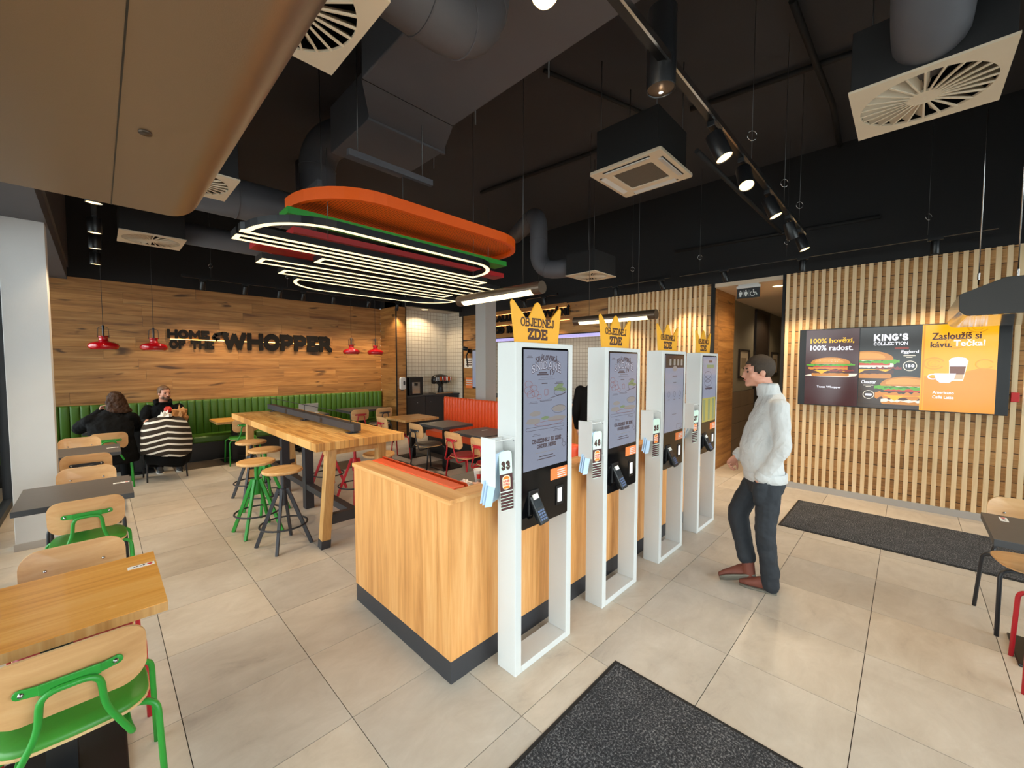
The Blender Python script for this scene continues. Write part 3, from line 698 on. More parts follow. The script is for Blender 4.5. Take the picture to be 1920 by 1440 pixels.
def number_card(x, num, label, kk):
    lean = [(.02, .16, -.13), (.02, .16, -.1), (.015, .16, -.12), (.015, .16, -.1)][kk]
    r = thing('number_card', label, 'number card', (x-.072, 1.535, 1.29), 0, 'number cards hung in the kiosk holders')
    r.rotation_euler = (0.10, lean[2]*.7, -.35)
    xf = XF((0, 0, 0)); w2 = .038
    pts = rrect(-w2, -.10, w2, .012, .022); pts = [(u, min(v, .012)) for u, v in pts]
    body = [(-w2, -.33), (w2, -.33), (w2, -.01)]+arc(w2-.022, -.01, .022, .022, 0, 90, 5)+arc(-w2+.022, -.01, .022, .022, 90, 180, 5)
    MB().poly(xf, body, 0, .0015).build('front_leaf', m_mint, r)
    mb = MB(); mb.obox((-.03, .05, -.15), (w2, .0008, .17), (.85, .5, 0), (-.5, .85, .28), (0, -.3, .95)); mb.build('back_leaf', m_blue_paper, r)
    mb = MB().poly(xf, [(-w2, -.215), (w2, -.215), (w2, -.118), (-w2, -.118)], .0016, .0020)
    for q in range(6):
        v = -.222-q*.018; mb.poly(xf, [(-w2, v-.0145), (w2, v-.0145), (w2, v), (-w2, v)], .0016, .0020)
    mb.build('brown_print', m_brown, r)
    mb = MB(); slab(mb, xf, num, -.026, -.095, .052, .05, .3, .0016, .0022); mb.build('number', m_ink, r)
    lg = MB().poly(xf, rrect(-.024, -.207, .024, -.126, .02), .0020, .0023).build('logo_ground', m_logo_c, r)
    MB().poly(xf, [(-.019, -.148)]+arc(0, -.148, .019, .018, 180, 0, 8)[1:-1]+[(.019, -.148)], .0023, .0026).build('logo_bun', m_logo_o, lg); MB().poly(xf, rrect(-.019, -.203, .019, -.187, .007), .0023, .0026).build('logo_bun', m_logo_o, lg)
    mb = MB(); slab(mb, xf, 'BURGER', -.019, -.166, .038, .013, .2, .0023, .0026, serif=0); slab(mb, xf, 'KING', -.019, -.184, .038, .014, .22, .0023, .0026, serif=0); mb.build('logo_words', m_logo_r, lg)
for i, x in enumerate(KX): number_card(x, ['33', '48', '35', '27'][i], ['number card 33 hanging on the nearest kiosk', 'number card 48 hanging on the second kiosk', 'number card 35 hanging on the third kiosk', 'number card hanging on the farthest kiosk'][i], i)
# spare cards, backs towards the room
for i, x in enumerate(KX[:3]):
    r = thing('number_card', ['pale blue back of the cards hanging at the nearest kiosk', 'pale blue back of the cards hanging at the second kiosk', 'pale blue back of the cards hanging at the third kiosk'][i], 'number card', (x-.115, 1.575, 1.14), 0, 'number cards hung in the kiosk holders')
    for q in range(3):
        mb = MB(); mb.obox((-.03-.006*q, .012*q, -.075+.01*q), (.021, .0008, .062), (.9, -.3, 0), (.3, .9, .1), (.12, -.1, .98)); mb.build('card_leaf', m_blue_paper, r)

# ------------------------------------------------------------------ wooden enclosure with benches behind the kiosks
CZ = 1.03
en = thing('partition_counter', 'oak laminate partition with dark plinth behind the white kiosks', 'partition', (0, 0, 0))
MB().box(1.3, 1.862, .13, 1.42, 2.91, CZ-.02).build('side_panel', m_lam, en, bevel=.002)
MB().box(1.30, 1.74, .13, 4.95, 1.86, CZ-.02).build('front_panel', m_lam, en, bevel=.002)
MB().box(1.29, 1.73, CZ-.02, 1.43, 2.92, CZ+.006).build('ledge', m_lamx, en, bevel=.002)
MB().box(1.43, 1.73, CZ-.02, 4.96, 1.87, CZ+.006).build('ledge', wood('oak_laminate_ledge', '#b0733a', '#da9a58', '#ecb87a', 'x', .8, .0, .42, .9, rnd=0, tint=0), en, bevel=.002)
MB().box(1.303, 1.743, 0, 1.42, 2.905, .13).box(1.42, 1.745, 0, 4.94, 1.86, .13).build('plinth', m_dgrey, en)
def channels(parent, m, p0, run, nrm, z0, z1, count, wd, th, tilt=0.):
    """upright padded channels, one object each"""
    run = Vector(run); nrm = Vector(nrm); n = 6
    prof = [(-wd/2, 0)]+[(-wd/2*math.cos(PI*i/n), th*(.35+.65*math.sin(PI*i/n)**.6)) for i in range(n+1)]+[(wd/2, 0)]
    vs = []; h = z1-z0
    rows = [(0, .6), (.02, 1), (h-.05, 1), (h-.015, .8), (h, .35)]
    for zz, k in rows:
        for a, b in prof: vs.append(run*a+nrm*(b*k+.0)+Vector((0, 0, zz)))
    m_ = len(prof); fs = [(i*m_+j, i*m_+j+1, (i+1)*m_+j+1, (i+1)*m_+j) for i in range(len(rows)-1) for j in range(m_-1)]+[list(range((len(rows)-1)*m_, len(rows)*m_))]
    if run.cross(Vector((0, 0, 1))).dot(nrm) < 0: fs = [f[::-1] for f in fs]
    me = MB().add(vs, fs, True).mesh('channel', m)
    for i in range(count):
        o = bpy.data.objects.new('channel', me); COL.objects.link(o); o.parent = parent; o.location = Vector(p0)+run*(wd*(i+.5))+Vector((0, 0, z0))
def bench(label, m, p0, run, nrm, length, z1, group=None, seats=3, wd=.1, back_th=.05, seatd=.5):
    """upholstered bench; p0 = back corner on the floor, run = direction along it, nrm = direction it faces"""
    r = thing('upholstered_bench', label, 'bench', (0, 0, 0), 0, group); p = Vector(p0); run = Vector(run); nrm = Vector(nrm)
    ry = Vector((0, 0, 1))
    def bx(a0, a1, n0, n1, z0_, z1_):
        c = p+run*((a0+a1)/2)+nrm*((n0+n1)/2)+ry*((z0_+z1_)/2)
        return MB().obox(c, ((a1-a0)/2, (n1-n0)/2, (z1_-z0_)/2), run, nrm, ry)
    bx(.02, length-.02, .02, seatd-.08, 0, .07).build('plinth', m_blackp, r)
    bx(0, length, 0, seatd-.04, .07, .34).build('base', m_blackp, r)
    bx(0, length, 0, back_th, .34, z1-.01).build('back_board', m, r, bevel=.01)
    L = length/seats
    for i in range(seats): bx(i*L+.003, (i+1)*L-.003, back_th+.02, seatd+.02, .34, .46).build('seat_cushion', m, r, bevel=.03, seg=3)
    cnt = int(length/wd); channels(r, m, p+nrm*back_th, run, nrm, .44, z1, cnt, length/cnt, .04)
    return r
bench('green channel-tufted bench running along the wood plank wall', m_vgreen, (X0+.05, 9.58, 0), (1, 0, 0), (0, -1, 0), 5.80, 1.095, seats=6, wd=.112)
bench('tall orange channel-tufted bench facing the dark tables', m_vorange, (5.12, 3.9, 0), (0, 1, 0), (-1, 0, 0), 2.98, 1.10, 'orange benches', 4, .09, .09, .56)
bench('orange bench tucked behind the oak partition corner', m_vorange, (1.432, 1.88, 0), (0, 1, 0), (1, 0, 0), 1.02, 1.05, 'orange benches', 2, .085, .09, .55)
bench('orange bench seen through the gap between the first two kiosks', m_vorange, (3.25, 1.88, 0), (0, 1, 0), (-1, 0, 0), .95, 1.0, 'orange benches', 2, .085, .05, .45)
# ------------------------------------------------------------------ chairs
def make_chair(fm, sm, seat_wood=False):
    """plywood chair on a bent tube frame; faces +y, origin on the floor under the seat"""
    r = bpy.data.objects.new('dining_chair', None); COL.objects.link(r); r.empty_display_size = .1
    # seat shell and pad
    n = 24; pts = []
    for k in range(n):
        a = 2*PI*k/n; ca, sa = math.cos(a), math.sin(a)
        pts.append((.205*math.copysign(abs(ca)**.62, ca)*(1-.06*sa), .20*math.copysign(abs(sa)**.62, sa)))
    xf = XF((0, 0, 0), (1, 0, 0), (0, 1, 0))
    MB().poly(xf, pts, .437, .449).build('seat', m_plyedge if not seat_wood else m_ply, r, bevel=.003)
    pad = MB(); rows = [(1.0, .449), (1.0, .462), (.965, .471), (.7, .474), (0.3, .470), (.02, .469)]
    if not seat_wood:
        vs = [(x*k*.985, y*k*.985, z) for k, z in rows for x, y in pts]
        pad.add(vs, [(i*n+k, i*n+(k+1) % n, (i+1)*n+(k+1) % n, (i+1)*n+k) for i in range(len(rows)-1) for k in range(n)]+[list(range((len(rows)-1)*n, len(rows)*n))], True)
        pad.build('seat_pad', sm, r)
    # curved plywood back
    bw, bh, zc = .193, .116, .700; nx, nz = 12, 8; out = rrect(-bw, -bh, bw, bh, .07, 6)
    def bk(u, v, d):
        y = -.232-.035*(1-(u/bw)**2)+.0-v*.14; return (u, y+d, zc+v)
    m_ = len(out); mb = MB()
    for d, flip in ((-.006, False), (.006, True)):
        vs = [bk(0, 0, d)]; rings = [.35, .7, .9, 1.]
        for k in rings: vs += [bk(u*k, v*k, d) for u, v in out]
        fs = [(0, 1+i, 1+(i+1) % m_) for i in range(m_)]
        for q in range(len(rings)-1):
            b = 1+q*m_; fs += [(b+i, b+m_+i, b+m_+(i+1) % m_, b+(i+1) % m_) for i in range(m_)]
        mb.add(vs, fs if not flip else [f[::-1] for f in fs], True)
    bb = mb.build('backrest', m_ply, r)
    mb = MB(); vs = [bk(u, v, -.006) for u, v in out]+[bk(u, v, .006) for u, v in out]
    mb.add(vs, [(i, (i+1) % m_, m_+(i+1) % m_, m_+i) for i in range(m_)], True); mb.build('back_edge', m_plyedge, bb)
    # bracket with rounded ends and bolts
    bz = .708; mb = MB()
    mb.box(-.072, -.292, bz-.018, .072, -.283, bz+.018)
    for s in (-1, 1):
        mb.obox((s*.090, -.279, bz), (.024, .004, .0155), (1, s*.35, 0), (s*-.35, 1, 0), (0, 0, 1))
        mb.lathe([(0, 0), (.0165, 0), (.0165, .007), (0, .007)], 12, (s*.112, -.275, bz), (0, 1, 0))
    br = mb.build('bracket', fm, r, bevel=.002)
    for s in (-1, 1):
        MB().lathe([(.009, .012), (.008, -.004), (.0, -.006)], 10, (s*.108, -.276, bz), (0, 1, 0)).build('bolt', m_chrome, br)
        MB().lathe([(.0, -.0), (.008, .001), (.006, .005), (.0, .006)], 10, (s*.105, -.251, bz), (0, 1, 0)).build('rivet', m_chrome, bb)
    path = [(.12, .10, .425), (.135, -.20, .405), (.148, -.275, .41), (.078, -.285, .565), (.068, -.297, bz-.012), (-.068, -.297, bz-.012), (-.078, -.285, .565), (-.148, -.275, .41), (-.135, -.20, .405), (-.12, .10, .425)]
    MB().tube(fillet(path, .045, 5), .0105, 8).build('back_support', fm, r)
    for sx in (-1, 1):
        MB().tube(fillet([(sx*.10, -.10, .428), (sx*.222, -.155, .425), (sx*.236, -.21, 0)], .05, 5), .0115, 8).build('leg', fm, r)
        MB().tube(fillet([(sx*.10, .12, .428), (sx*.225, .165, .425), (sx*.235, .20, 0)], .05, 5), .0115, 8).build('leg', fm, r)
    return r
ch = {'green': make_chair(m_green, m_vgreen2), 'red': make_chair(m_red, m_vred), 'black': make_chair(m_blk, m_vblack), 'wood': make_chair(m_blk, None, True)}
used = set()
N_, S_, E_ = 0.0, PI, -PI/2
def chair(kind, x, y, rz, label, group='plywood chairs on bent tube frames'):
    if kind in used: return dup(ch[kind], (x, y, 0), rz, label, group)
    used.add(kind); o = ch[kind]; o.location = (x, y, 0); o.rotation_euler = (0, 0, rz); return tag(o, label, 'chair', group)
chair('green', -.10, 2.265, .0, 'nearest plywood chair with green frame and green seat, back turned to us')
chair('red', -.115, 2.86, PI+.02, 'plywood chair with red frame pushed under the nearest oak table')
chair('green', -.088, 4.38, .0, 'plywood chair with green frame at the near side of the second window table')
chair('black', -.105, 5.14, PI, 'plywood chair with black legs facing us across the second window table')
chair('black', -.12, 6.42, .0, 'plywood chair with black bracket at the third window table')
chair('black', -.20, 7.36, PI, 'plywood chair facing us behind the third window table')
chair('green', .07, 8.12, .0, 'green-framed plywood chair the seated woman sits on')
chair('black', .68, 8.26, .05, 'black-legged chair under the striped garment')
chair('green', 1.77, 8.50, .0, 'green-framed plywood chair by the far end of the high table')
chair('red', 3.83, 8.47, .0, 'red-framed chair facing the green bench, behind the high table')
chair('black', 4.38, 8.47, .0, 'black-framed chair facing the green bench near the corner')
chair('red', 3.80, 6.78, E_, 'red-framed chair at the small oak table in the dining corner')
chair('black', 3.78, 5.63, E_, 'black-framed chair with dark seat at the middle dark table')
chair('red', 3.70, 4.55, E_, 'red-framed chair with red seat at the dark table by the orange bench')
chair('red', 3.66, 3.92, E_, 'red-framed chair half hidden behind the nearest kiosk')

# ------------------------------------------------------------------ tables
def table(x0, x1, y0, y1, label, top, edge, group='pedestal tables', z=.755, th=.042, off=(0, 0), sticker=None):
    cx, cy = (x0+x1)/2, (y0+y1)/2
    r = thing('pedestal_table', label, 'table', (cx, cy, 0), 0, group); a, b = (x1-x0)/2, (y1-y0)/2
    t = MB().box(-a, -b, z-.003, a, b, z).build('table_top', top, r)
    MB().box(-a, -b, z-th, a, b, z-.003).build('table_edge', edge, r, bevel=.002)
    MB().box(off[0]-.045, off[1]-.045, .015, off[0]+.045, off[1]+.045, z-th).build('column', m_blackp, r)
    MB().box(-.20+off[0], -.20+off[1], 0, .20+off[0], .20+off[1], .015).build('foot_plate', m_blackp, r, bevel=.006)
    if sticker:
        s = MB().box(sticker[0]-.05, sticker[1]-.018, z, sticker[0]+.05, sticker[1]+.018, z+.001).build('sticker', m_paper, r)
        p = MB(); p.lathe([(0, 0), (.011, 0), (.011, .0006), (0, .0006)], 10, (sticker[0]+.032, sticker[1], z+.001)); p.build('sticker_dot', m_logo_r, s)
        p = MB()
        for q in range(4): p.box(sticker[0]-.03+q*.012, sticker[1]-.008+(q % 2)*.006, z+.001, sticker[0]-.022+q*.012, sticker[1]+.002+(q % 2)*.006, z+.0015)
        p.build('sticker_print', m_ink, s)
    return r
table(-.50, .175, 2.23, 2.885, 'nearest oak-topped table at the left edge', m_topw, m_beam, sticker=(.28, .16))
table(-.455, .165, 4.33, 5.05, 'dark-topped table beside the grey pillar', m_dark_top, m_dark_edge, sticker=(.25, .08))
table(-.46, .155, 6.5, 7.15, 'dark-topped table half hidden by the grey pillar', m_dark_top, m_dark_edge, sticker=(.24, .02))
table(-.2, 1.0, 8.62, 9.2, 'dark table between the seated man and woman', m_dark_top, m_dark_edge)
table(1.40, 2.03, 8.5, 9.2, 'oak-topped table in front of the green bench', m_topw, m_beam)
table(2.62, 3.3, 8.5, 9.2, 'dark table in front of the green bench behind the high table', m_dark_top, m_dark_edge)
table(3.73, 4.7, 8.55, 9.25, 'dark table in front of the green bench near the corner', m_dark_top, m_dark_edge)
table(3.83, 4.56, 6.44, 7.15, 'small oak-topped table in the dining corner', m_topw, m_beam)
table(3.82, 4.44, 5.28, 5.97, 'middle dark table in front of the orange bench', m_dark_top, m_dark_edge, sticker=(-.1, .25))
table(3.70, 4.36, 4.2, 4.87, 'dark table before the orange bench, beside the nearest kiosk', m_dark_top, m_dark_edge, sticker=(.1, .1))
table(3.70, 4.36, 3.5, 4.15, 'dark table before the orange bench, hidden behind the kiosks', m_dark_top, m_dark_edge)
table(2.03, 2.78, 2.02, 2.93, 'dark table with litter inside the oak partition', m_dark_top, m_dark_edge)
table(3.62, 4.22, -1.05, -.39, 'dark-topped table at the right edge of the picture', m_dark_top, m_dark_edge, sticker=(.2, .24))

# chairs at the right edge (face the table along x)
def edge_chair(kind, x, y, rz, label): chair(kind, x, y, rz, label, 'chairs at the right edge')
edge_chair('wood', 4.28, -.67, PI/2+.16, 'black-legged wooden chair at the right edge, pale back above the dark table')
edge_chair('red', 3.63, -.74, -PI/2, 'chair of which only the red legs show at the right edge')

# ------------------------------------------------------------------ high table and stools
HZ = 1.06
ht = thing('high_table', 'long high butcher-block table with oak legs and dark steel frame', 'table', (1.76, 5.33, 0))
MB().box(-.44, -1.61, HZ-.075, .44, 1.61, HZ).build('table_top', m_butcher, ht, bevel=.004)
MB().box(-.30, -1.47, HZ-.15, .30, -1.40, HZ-.075).build('apron', m_beam, ht, bevel=.003)
MB().box(-.30, 1.40, HZ-.15, .30, 1.47, HZ-.075).build('apron', m_beam, ht, bevel=.003)
for sx in (-1, 1):
    for sy in (-1, 1):
        a = Vector((sx*.25, sy*1.46, HZ-.075)); b = Vector((sx*.29, sy*1.37, .085))
        MB().bar(a, b, .085, .085, (0, 1, 0)).build('leg', m_beam, ht, bevel=.004)
        t = (b-a).normalized(); MB().bar(b, b+t*.083, .09, .09, (0, 1, 0)).build('leg_shoe', m_dgrey, ht, bevel=.002)
for y in (-.10, .78): MB().box(-.05, y-.05, 0, .05, y+.05, HZ-.075).build('post', m_dgrey, ht, bevel=.004)
for sy in (-1, 1): MB().box(-.30, sy*1.375-.03, .22, .30, sy*1.375+.03, .32).build('cross_beam', m_dgrey, ht, bevel=.003)
MB().box(-.04, -1.345, .24, .04, 1.345, .31).build('long_beam', m_dgrey, ht, bevel=.003)
rl = MB().box(.02, -1.35, HZ+.025, .10, 1.62, HZ+.10).build('socket_rail', m_dgrey, ht, bevel=.003)
for y in (-1.25, .1, 1.45): MB().box(.0, y-.05, HZ, .12, y+.05, HZ+.006).box(.04, y-.02, HZ, .08, y+.02, HZ+.03).build('rail_foot', m_dgrey, rl)
for y in (-.5, .75): MB().box(.0185, y-.03, HZ+.035, .021, y+.03, HZ+.09).build('socket', m_blackp, rl)
MB().tube(fillet([(.06, -1.2, HZ+.1), (.06, -1.2, HZ+.19), (.06, 1.55, HZ+.19), (.06, 1.55, HZ+.1)], .012, 3), .004, 6).build('wire_rail', m_blk, rl)
MB().tube([(.06, .15, HZ+.1), (.06, .15, HZ+.19)], .004, 6).build('wire_rail_stay', m_blk, rl)

def make_stool(fm):
    r = bpy.data.objects.new('bar_stool', None); COL.objects.link(r); r.empty_display_size = .1; Z = .755
    MB().lathe([(0, Z-.03), (.168, Z-.03), (.176, Z-.024), (.176, Z-.008), (.170, Z), (0, Z)], 32, smooth=False).build('seat', m_stoolw, r, bevel=.003)
    MB().lathe([(.07, Z-.035), (.07, Z-.03)], 16).lathe([(.018, .42), (.018, Z-.03)], 12).build('spindle', fm, r)
    MB().lathe([(.032, .40), (.034, .42), (.034, .55), (.026, .565), (0, .565)], 12).build('hub', fm, r)
    for k in range(4):
        a = PI/4+k*PI/2; d = Vector((math.cos(a), math.sin(a), 0))
        MB().bar(d*.038+Vector((0, 0, .56)), d*.245+Vector((0, 0, 0)), .024, .032, d).build('leg', fm, r, bevel=.002)
    MB().tube([(.205*math.cos(2*PI*k/32), .205*math.sin(2*PI*k/32), .215) for k in range(32)], .009, 8, True).build('foot_ring', m_blk, r)
    return r
st = {'green': make_stool(m_green), 'red': make_stool(m_red), 'black': make_stool(m_dgrey)}; su = set()
def stool(kind, x, y, rz, label):
    g = 'round-seated bar stools at the high table'
    if kind in su: return dup(st[kind], (x, y, 0), rz, label, g)
    su.add(kind); o = st[kind]; o.location = (x, y, 0); o.rotation_euler = (0, 0, rz); return tag(o, label, 'stool', g)
stool('black', 1.215, 4.30, .25, 'nearest bar stool, dark grey legs and round oak seat')
stool('green', 1.125, 4.86, .1, 'green bar stool next to the nearest dark one')
stool('green', 1.365, 5.48, .3, 'green bar stool half tucked under the high table')
stool('black', 1.375, 6.15, .15, 'farthest dark bar stool on the left of the high table')
stool('red', 2.27, 5.05, .3, 'red bar stool under the right side of the high table')
stool('red', 2.24, 5.85, .1, 'red bar stool farther along the right side of the high table')
stool('red', 2.21, 4.29, .55, 'red bar stool with oak seat at the near right corner of the high table')

# ------------------------------------------------------------------ mats
def mat_thing(x0, x1, y0, y1, label):
    r = thing('entrance_mat', label, 'mat', ((x0+x1)/2, (y0+y1)/2, 0), 0, 'entrance mats'); a, b = (x1-x0)/2, (y1-y0)/2
    MB().box(-a, -b, 0, a, b, .006).build('rubber_edge', m_rubber, r, bevel=.003)
    MB().box(-a+.022, -b+.022, .006, a-.022, b-.022, .011).build('pile', m_carpet, r, bevel=.003)
mat_thing(-.40, 2.10, -.35, 1.19, 'large dark grey entrance mat in the foreground')
mat_thing(5.19, 6.34, -1.6, .97, 'long dark grey mat along the slatted wall')
# ------------------------------------------------------------------ lamps
def light(kind, name, parent, loc, energy, col=(1., .78, .52), **kw):
    l = bpy.data.lights.new(name, kind); l.energy = energy; l.color = col
    for k, v in kw.items(): setattr(l, k, v)
    o = bpy.data.objects.new(name, l); COL.objects.link(o); o.parent = parent; o.location = loc; return o
WARM = (1., .76, .48)
def aim(d):
    return Vector(d).normalized().to_track_quat('-Z', 'Y').to_euler()
def spot_head(parent, p, d, r=.035, L=.13, on=True, energy=35., cone=70, lens=None):
    """cylinder spotlight: top joint at p, beam along d"""
    d = Vector(d).normalized(); p = Vector(p); a = p-d*.02
    MB().lathe([(0, -.0), (r, 0), (r, L), (r*.93, L), (r*.9, L-.012), (0, L-.016)], 18, a, d).build('lamp_body', m_blackp, parent, bevel=.002)
    MB().lathe([(r*.9, L-.006), (r*.5, L-.003), (0, L-.002)], 18, a, d).build('lens', lens or (m_lens if on else m_chrome), parent)
    if on:
        l = light('SPOT', 'beam', parent, a+d*(L+.01), energy, WARM, spot_size=math.radians(cone), spot_blend=.6, shadow_soft_size=.03)
        l.rotation_euler = aim(d)
def wire(parent, p, z1, r=.0022, loop=True):
    MB().tube([p, (p[0], p[1], z1)], r, 5).build('suspension_wire', m_rod, parent)
    if loop:
        MB().tube([(p[0]+.024*math.cos(2*PI*k/14), p[1]-.024*math.cos(2*PI*k/14), p[2]+.2+.034*math.sin(2*PI*k/14)) for k in range(14)], .003, 5, True).build('wire_coil', m_chrome, parent)
# near track
TZ, TYy = 3.15, .85
tr = thing('track_light', 'black lighting track with warm spotlights above the kiosk aisle', 'track light')
MB().box(.3, TYy-.018, TZ, 5.32, TYy+.018, TZ+.04).build('track', m_mirrorblk, tr)
MB().box(.3, TYy-.03, TZ-.004, 5.3, TYy-.019, TZ+.03).build('track_groove', m_chrome, tr)
for x in (1.5, 3.3, 4.35, 5.05): wire(tr, (x, TYy, TZ+.04), ZC)
for x, d, on in ((2.55, (.05, -.42, -1), 1), (3.12, (-.45, -.30, -1), 1), (3.82, (.05, -.40, -1), 1), (4.58, (.3, -.25, -1), 0), (5.12, (.0, -.35, -1), 1)):
    hd = thing('spotlight', 'black cylinder spotlight, %s on the track above the aisle' % {2.55: 'second', 3.12: 'third and brightest', 3.82: 'fourth', 4.58: 'unlit fifth', 5.12: 'last'}[x], 'spotlight', (x, TYy, TZ), 0, 'spotlights on the near track')
    MB().box(-.07, -.02, -.03, .07, .02, 0).tube([(0, 0, -.03), (0, 0, -.07)], .008, 8).build('adapter', m_blackp, hd, bevel=.002)
    spot_head(hd, (0, 0, -.07), d, .048, .16, on, 45.)
hd = thing('spotlight', 'large black cylinder spotlight hanging from the track, nearest to us', 'spotlight', (1.90, .88, 3.40), 0, 'spotlights on the near track')
MB().box(-.03, -.06, -.0, .03, .0, .03).build('adapter', m_blackp, hd); spot_head(hd, (0, 0, 0), (0, 0, -1), .066, .36, True, 10., lens=m_bronze); MB().lathe([(.011, -.352), (0, -.353)], 12).build('led', m_scan, hd)
hd = thing('globe_bulb', 'glowing round lamp at the very top of the picture', 'lamp', (1.13, .95, 3.02), 0)
MB().ball((0, 0, .045), .05).build('bulb', m_lens, hd); MB().lathe([(.055, .06), (.055, .22), (0, .22)], 16).build('lamp_body', m_blackp, hd); light('POINT', 'glow', hd, (0, 0, -.05), 6., WARM, shadow_soft_size=.04)
MB().tube([(0, 0, .2), (0, 0, ZC-3.02)], .004, 6).build('suspension_wire', m_rod, hd)
# far track above the slat wall
tr = thing('track_light', 'black lighting track running along the top of the slatted wall', 'track light')
for a, b in ((-.6, 2.6), (2.75, 4.1), (5.0, 6.0)): MB().box(6.37, a, 3.14, 6.41, b, 3.18).build('track', m_mirrorblk, tr)
for y in (-.1, 1.2, 2.3, 3.4, 5.5): wire(tr, (6.39, y, 3.18), ZC)
for k, (y, d) in enumerate(((3.72, (.12, 0, -1)), (2.9, (.3, -.3, -1)), (1.96, (.3, -.2, -1)), (1.02, (.12, .05, -1)), (-.16, (.12, 0, -1)), (5.35, (.2, 0, -1)), (5.9, (.3, 0, -1)))):
    hd = thing('spotlight', ['leftmost black spotlight over the second slat panel', 'tilted black spotlight over the second slat panel', 'black spotlight over the passage', 'black spotlight above the left end of the menu screen', 'black spotlight above the right end of the menu screen', 'black spotlight above the crown sign of the nearest kiosk', 'black spotlight left of the nearest crown sign'][k], 'spotlight', (6.39, y, 3.14), 0, 'spotlights on the far track')
    MB().box(-.02, -.06, -.025, .02, .06, 0).tube([(0, 0, -.02), (0, 0, -.05)], .007, 6).build('adapter', m_blackp, hd)
    spot_head(hd, (0, 0, -.05), d, .036, .14, True, 60., 80, m_chrome)
# spots along the plank wall and on the left
tr = thing('track_light', 'black lighting track in front of the plank wall', 'track light')
MB().box(1.0, 8.56, 3.2, 5.0, 8.60, 3.24).build('track', m_mirrorblk, tr)
for x in (1.4, 2.6, 3.8, 4.8): wire(tr, (x, 8.58, 3.24), ZC)
for k, x in enumerate((1.285, 1.9, 2.46, 2.88, 3.47, 4.23, 4.93)):
    hd = thing('spotlight', ['first', 'second', 'third', 'fourth', 'fifth', 'sixth', 'last'][k]+' black spotlight from the left in front of the plank wall', 'spotlight', (x, 8.58, 3.2), 0, 'spotlights before the plank wall')
    MB().box(-.05, -.018, -.03, .05, .018, 0).tube([(0, 0, -.02), (0, 0, -.06)], .007, 6).build('adapter', m_blackp, hd)
    spot_head(hd, (0, 0, -.06), (.0, .35, -1), .04, .14, k not in (2,), 48., 95)
tr = thing('track_light', 'black lighting track running away along the left side', 'track light')
MB().box(0.0, 3.9, 3.235, .04, 8.6, 3.275).build('track', m_mirrorblk, tr)
for y in (4.4, 6.0, 8.0): wire(tr, (.02, y, 3.275), ZC, loop=False)
for k, y in enumerate((4.79, 5.87, 6.66, 7.70)):
    hd = thing('spotlight', ['nearest', 'second', 'third', 'farthest'][k]+' of the four warm spotlights in a line at the left', 'spotlight', (.02, y, 3.235), 0, 'spotlights in a line at the left')
    MB().box(-.018, -.05, -.03, .018, .05, 0).build('adapter', m_blackp, hd); spot_head(hd, (0, 0, -.03), (0, .05, -1), .055, .15, True, 60., 90)
# tube pendants over the booth tables
def tube_lamp(x, y0, y1, z, label):
    r = thing('tube_pendant', label, 'lamp', (x, (y0+y1)/2, z), 0, 'glowing tube pendants'); h = (y1-y0)/2; R = .055
    MB().lathe([(0, -h), (R, -h), (R, -h+.09), (0, -h+.09)], 20, (0, 0, 0), (0, 1, 0), False).build('end_cap', m_bronze, r); MB().lathe([(0, h-.09), (R, h-.09), (R, h), (0, h)], 20, (0, 0, 0), (0, 1, 0), False).build('end_cap', m_bronze, r)
    mb = MB(); pr = arc(0, 0, R, R, -20, 200, 14)
    mb.add([(a, yy, b) for yy in (-h+.09, h-.09) for a, b in pr], [(i, i+1, 15+i+1, 15+i) for i in range(14)], True); mb.build('housing', m_bronze, r)
    mb = MB(); pr = arc(0, 0, R-.002, R-.002, 195, 345, 14)
    mb.add([(a, yy, b) for yy in (-h+.09, h-.09) for a, b in pr], [(i, 15+i, 15+i+1, i+1) for i in range(14)], True); mb.build('diffuser', m_tube, r)
    for s in (-.6, 0, .6): light('SPOT', 'lamp_glow', r, (0, s*h, -R-.005), 14., WARM, spot_size=math.radians(150), spot_blend=.8, shadow_soft_size=.02)
    for s in (-1, 1): MB().tube([(0, s*h*.6, R), (0, s*h*.6, ZC-z)], .0025, 5).build('suspension_wire', m_rod, r)
tube_lamp(2.69, 2.27, 3.41, 2.43, 'glowing tube pendant just left of the nearest crown sign')
tube_lamp(4.42, 2.05, 3.17, 2.335, 'glowing tube pendant behind the second crown sign')
# red pendants
def red_pendant(x, label):
    r = thing('pendant_lamp', label, 'lamp', (x, 8.8, 1.99), 0, 'glossy red pendant lamps over the green bench')
    MB().lathe([(.150, 0), (.172, .018), (.178, .05), (.165, .085), (.12, .108), (.065, .122), (.05, .14), (.05, .18), (.058, .185), (.058, .2), (.03, .205), (0, .205)], 28).build('shade', m_redlamp, r)
    MB().lathe([(.150, .004), (.14, .02), (0, .03)], 28).build('diffuser', mat('opal_glass', '#f0dcc0', .4), r)
    for s in (-1, 1): MB().tube(fillet([(s*.062, 0, .18), (s*.055, 0, .33), (s*.012, 0, .345)], .02, 3), .004, 6).tube(fillet([(0, s*.062, .18), (0, s*.055, .33), (0, s*.012, .345)], .02, 3), .004, 6).build('handle', m_blk, r)
    MB().lathe([(.012, .2), (.014, .36), (0, .37)], 10).build('stem', m_blk, r)
    MB().tube([(0, 0, .36), (0, 0, ZC-1.99)], .003, 5).build('cord', m_blk, r)
for x, t in ((.07, 'leftmost of the red pendant lamps'), (.647, 'red pendant lamp next to the lettering on the plank wall'), (3.921, 'red pendant lamp right of the lettering'), (4.484, 'rightmost of the red pendant lamps, near the wall corner')): red_pendant(x, t)
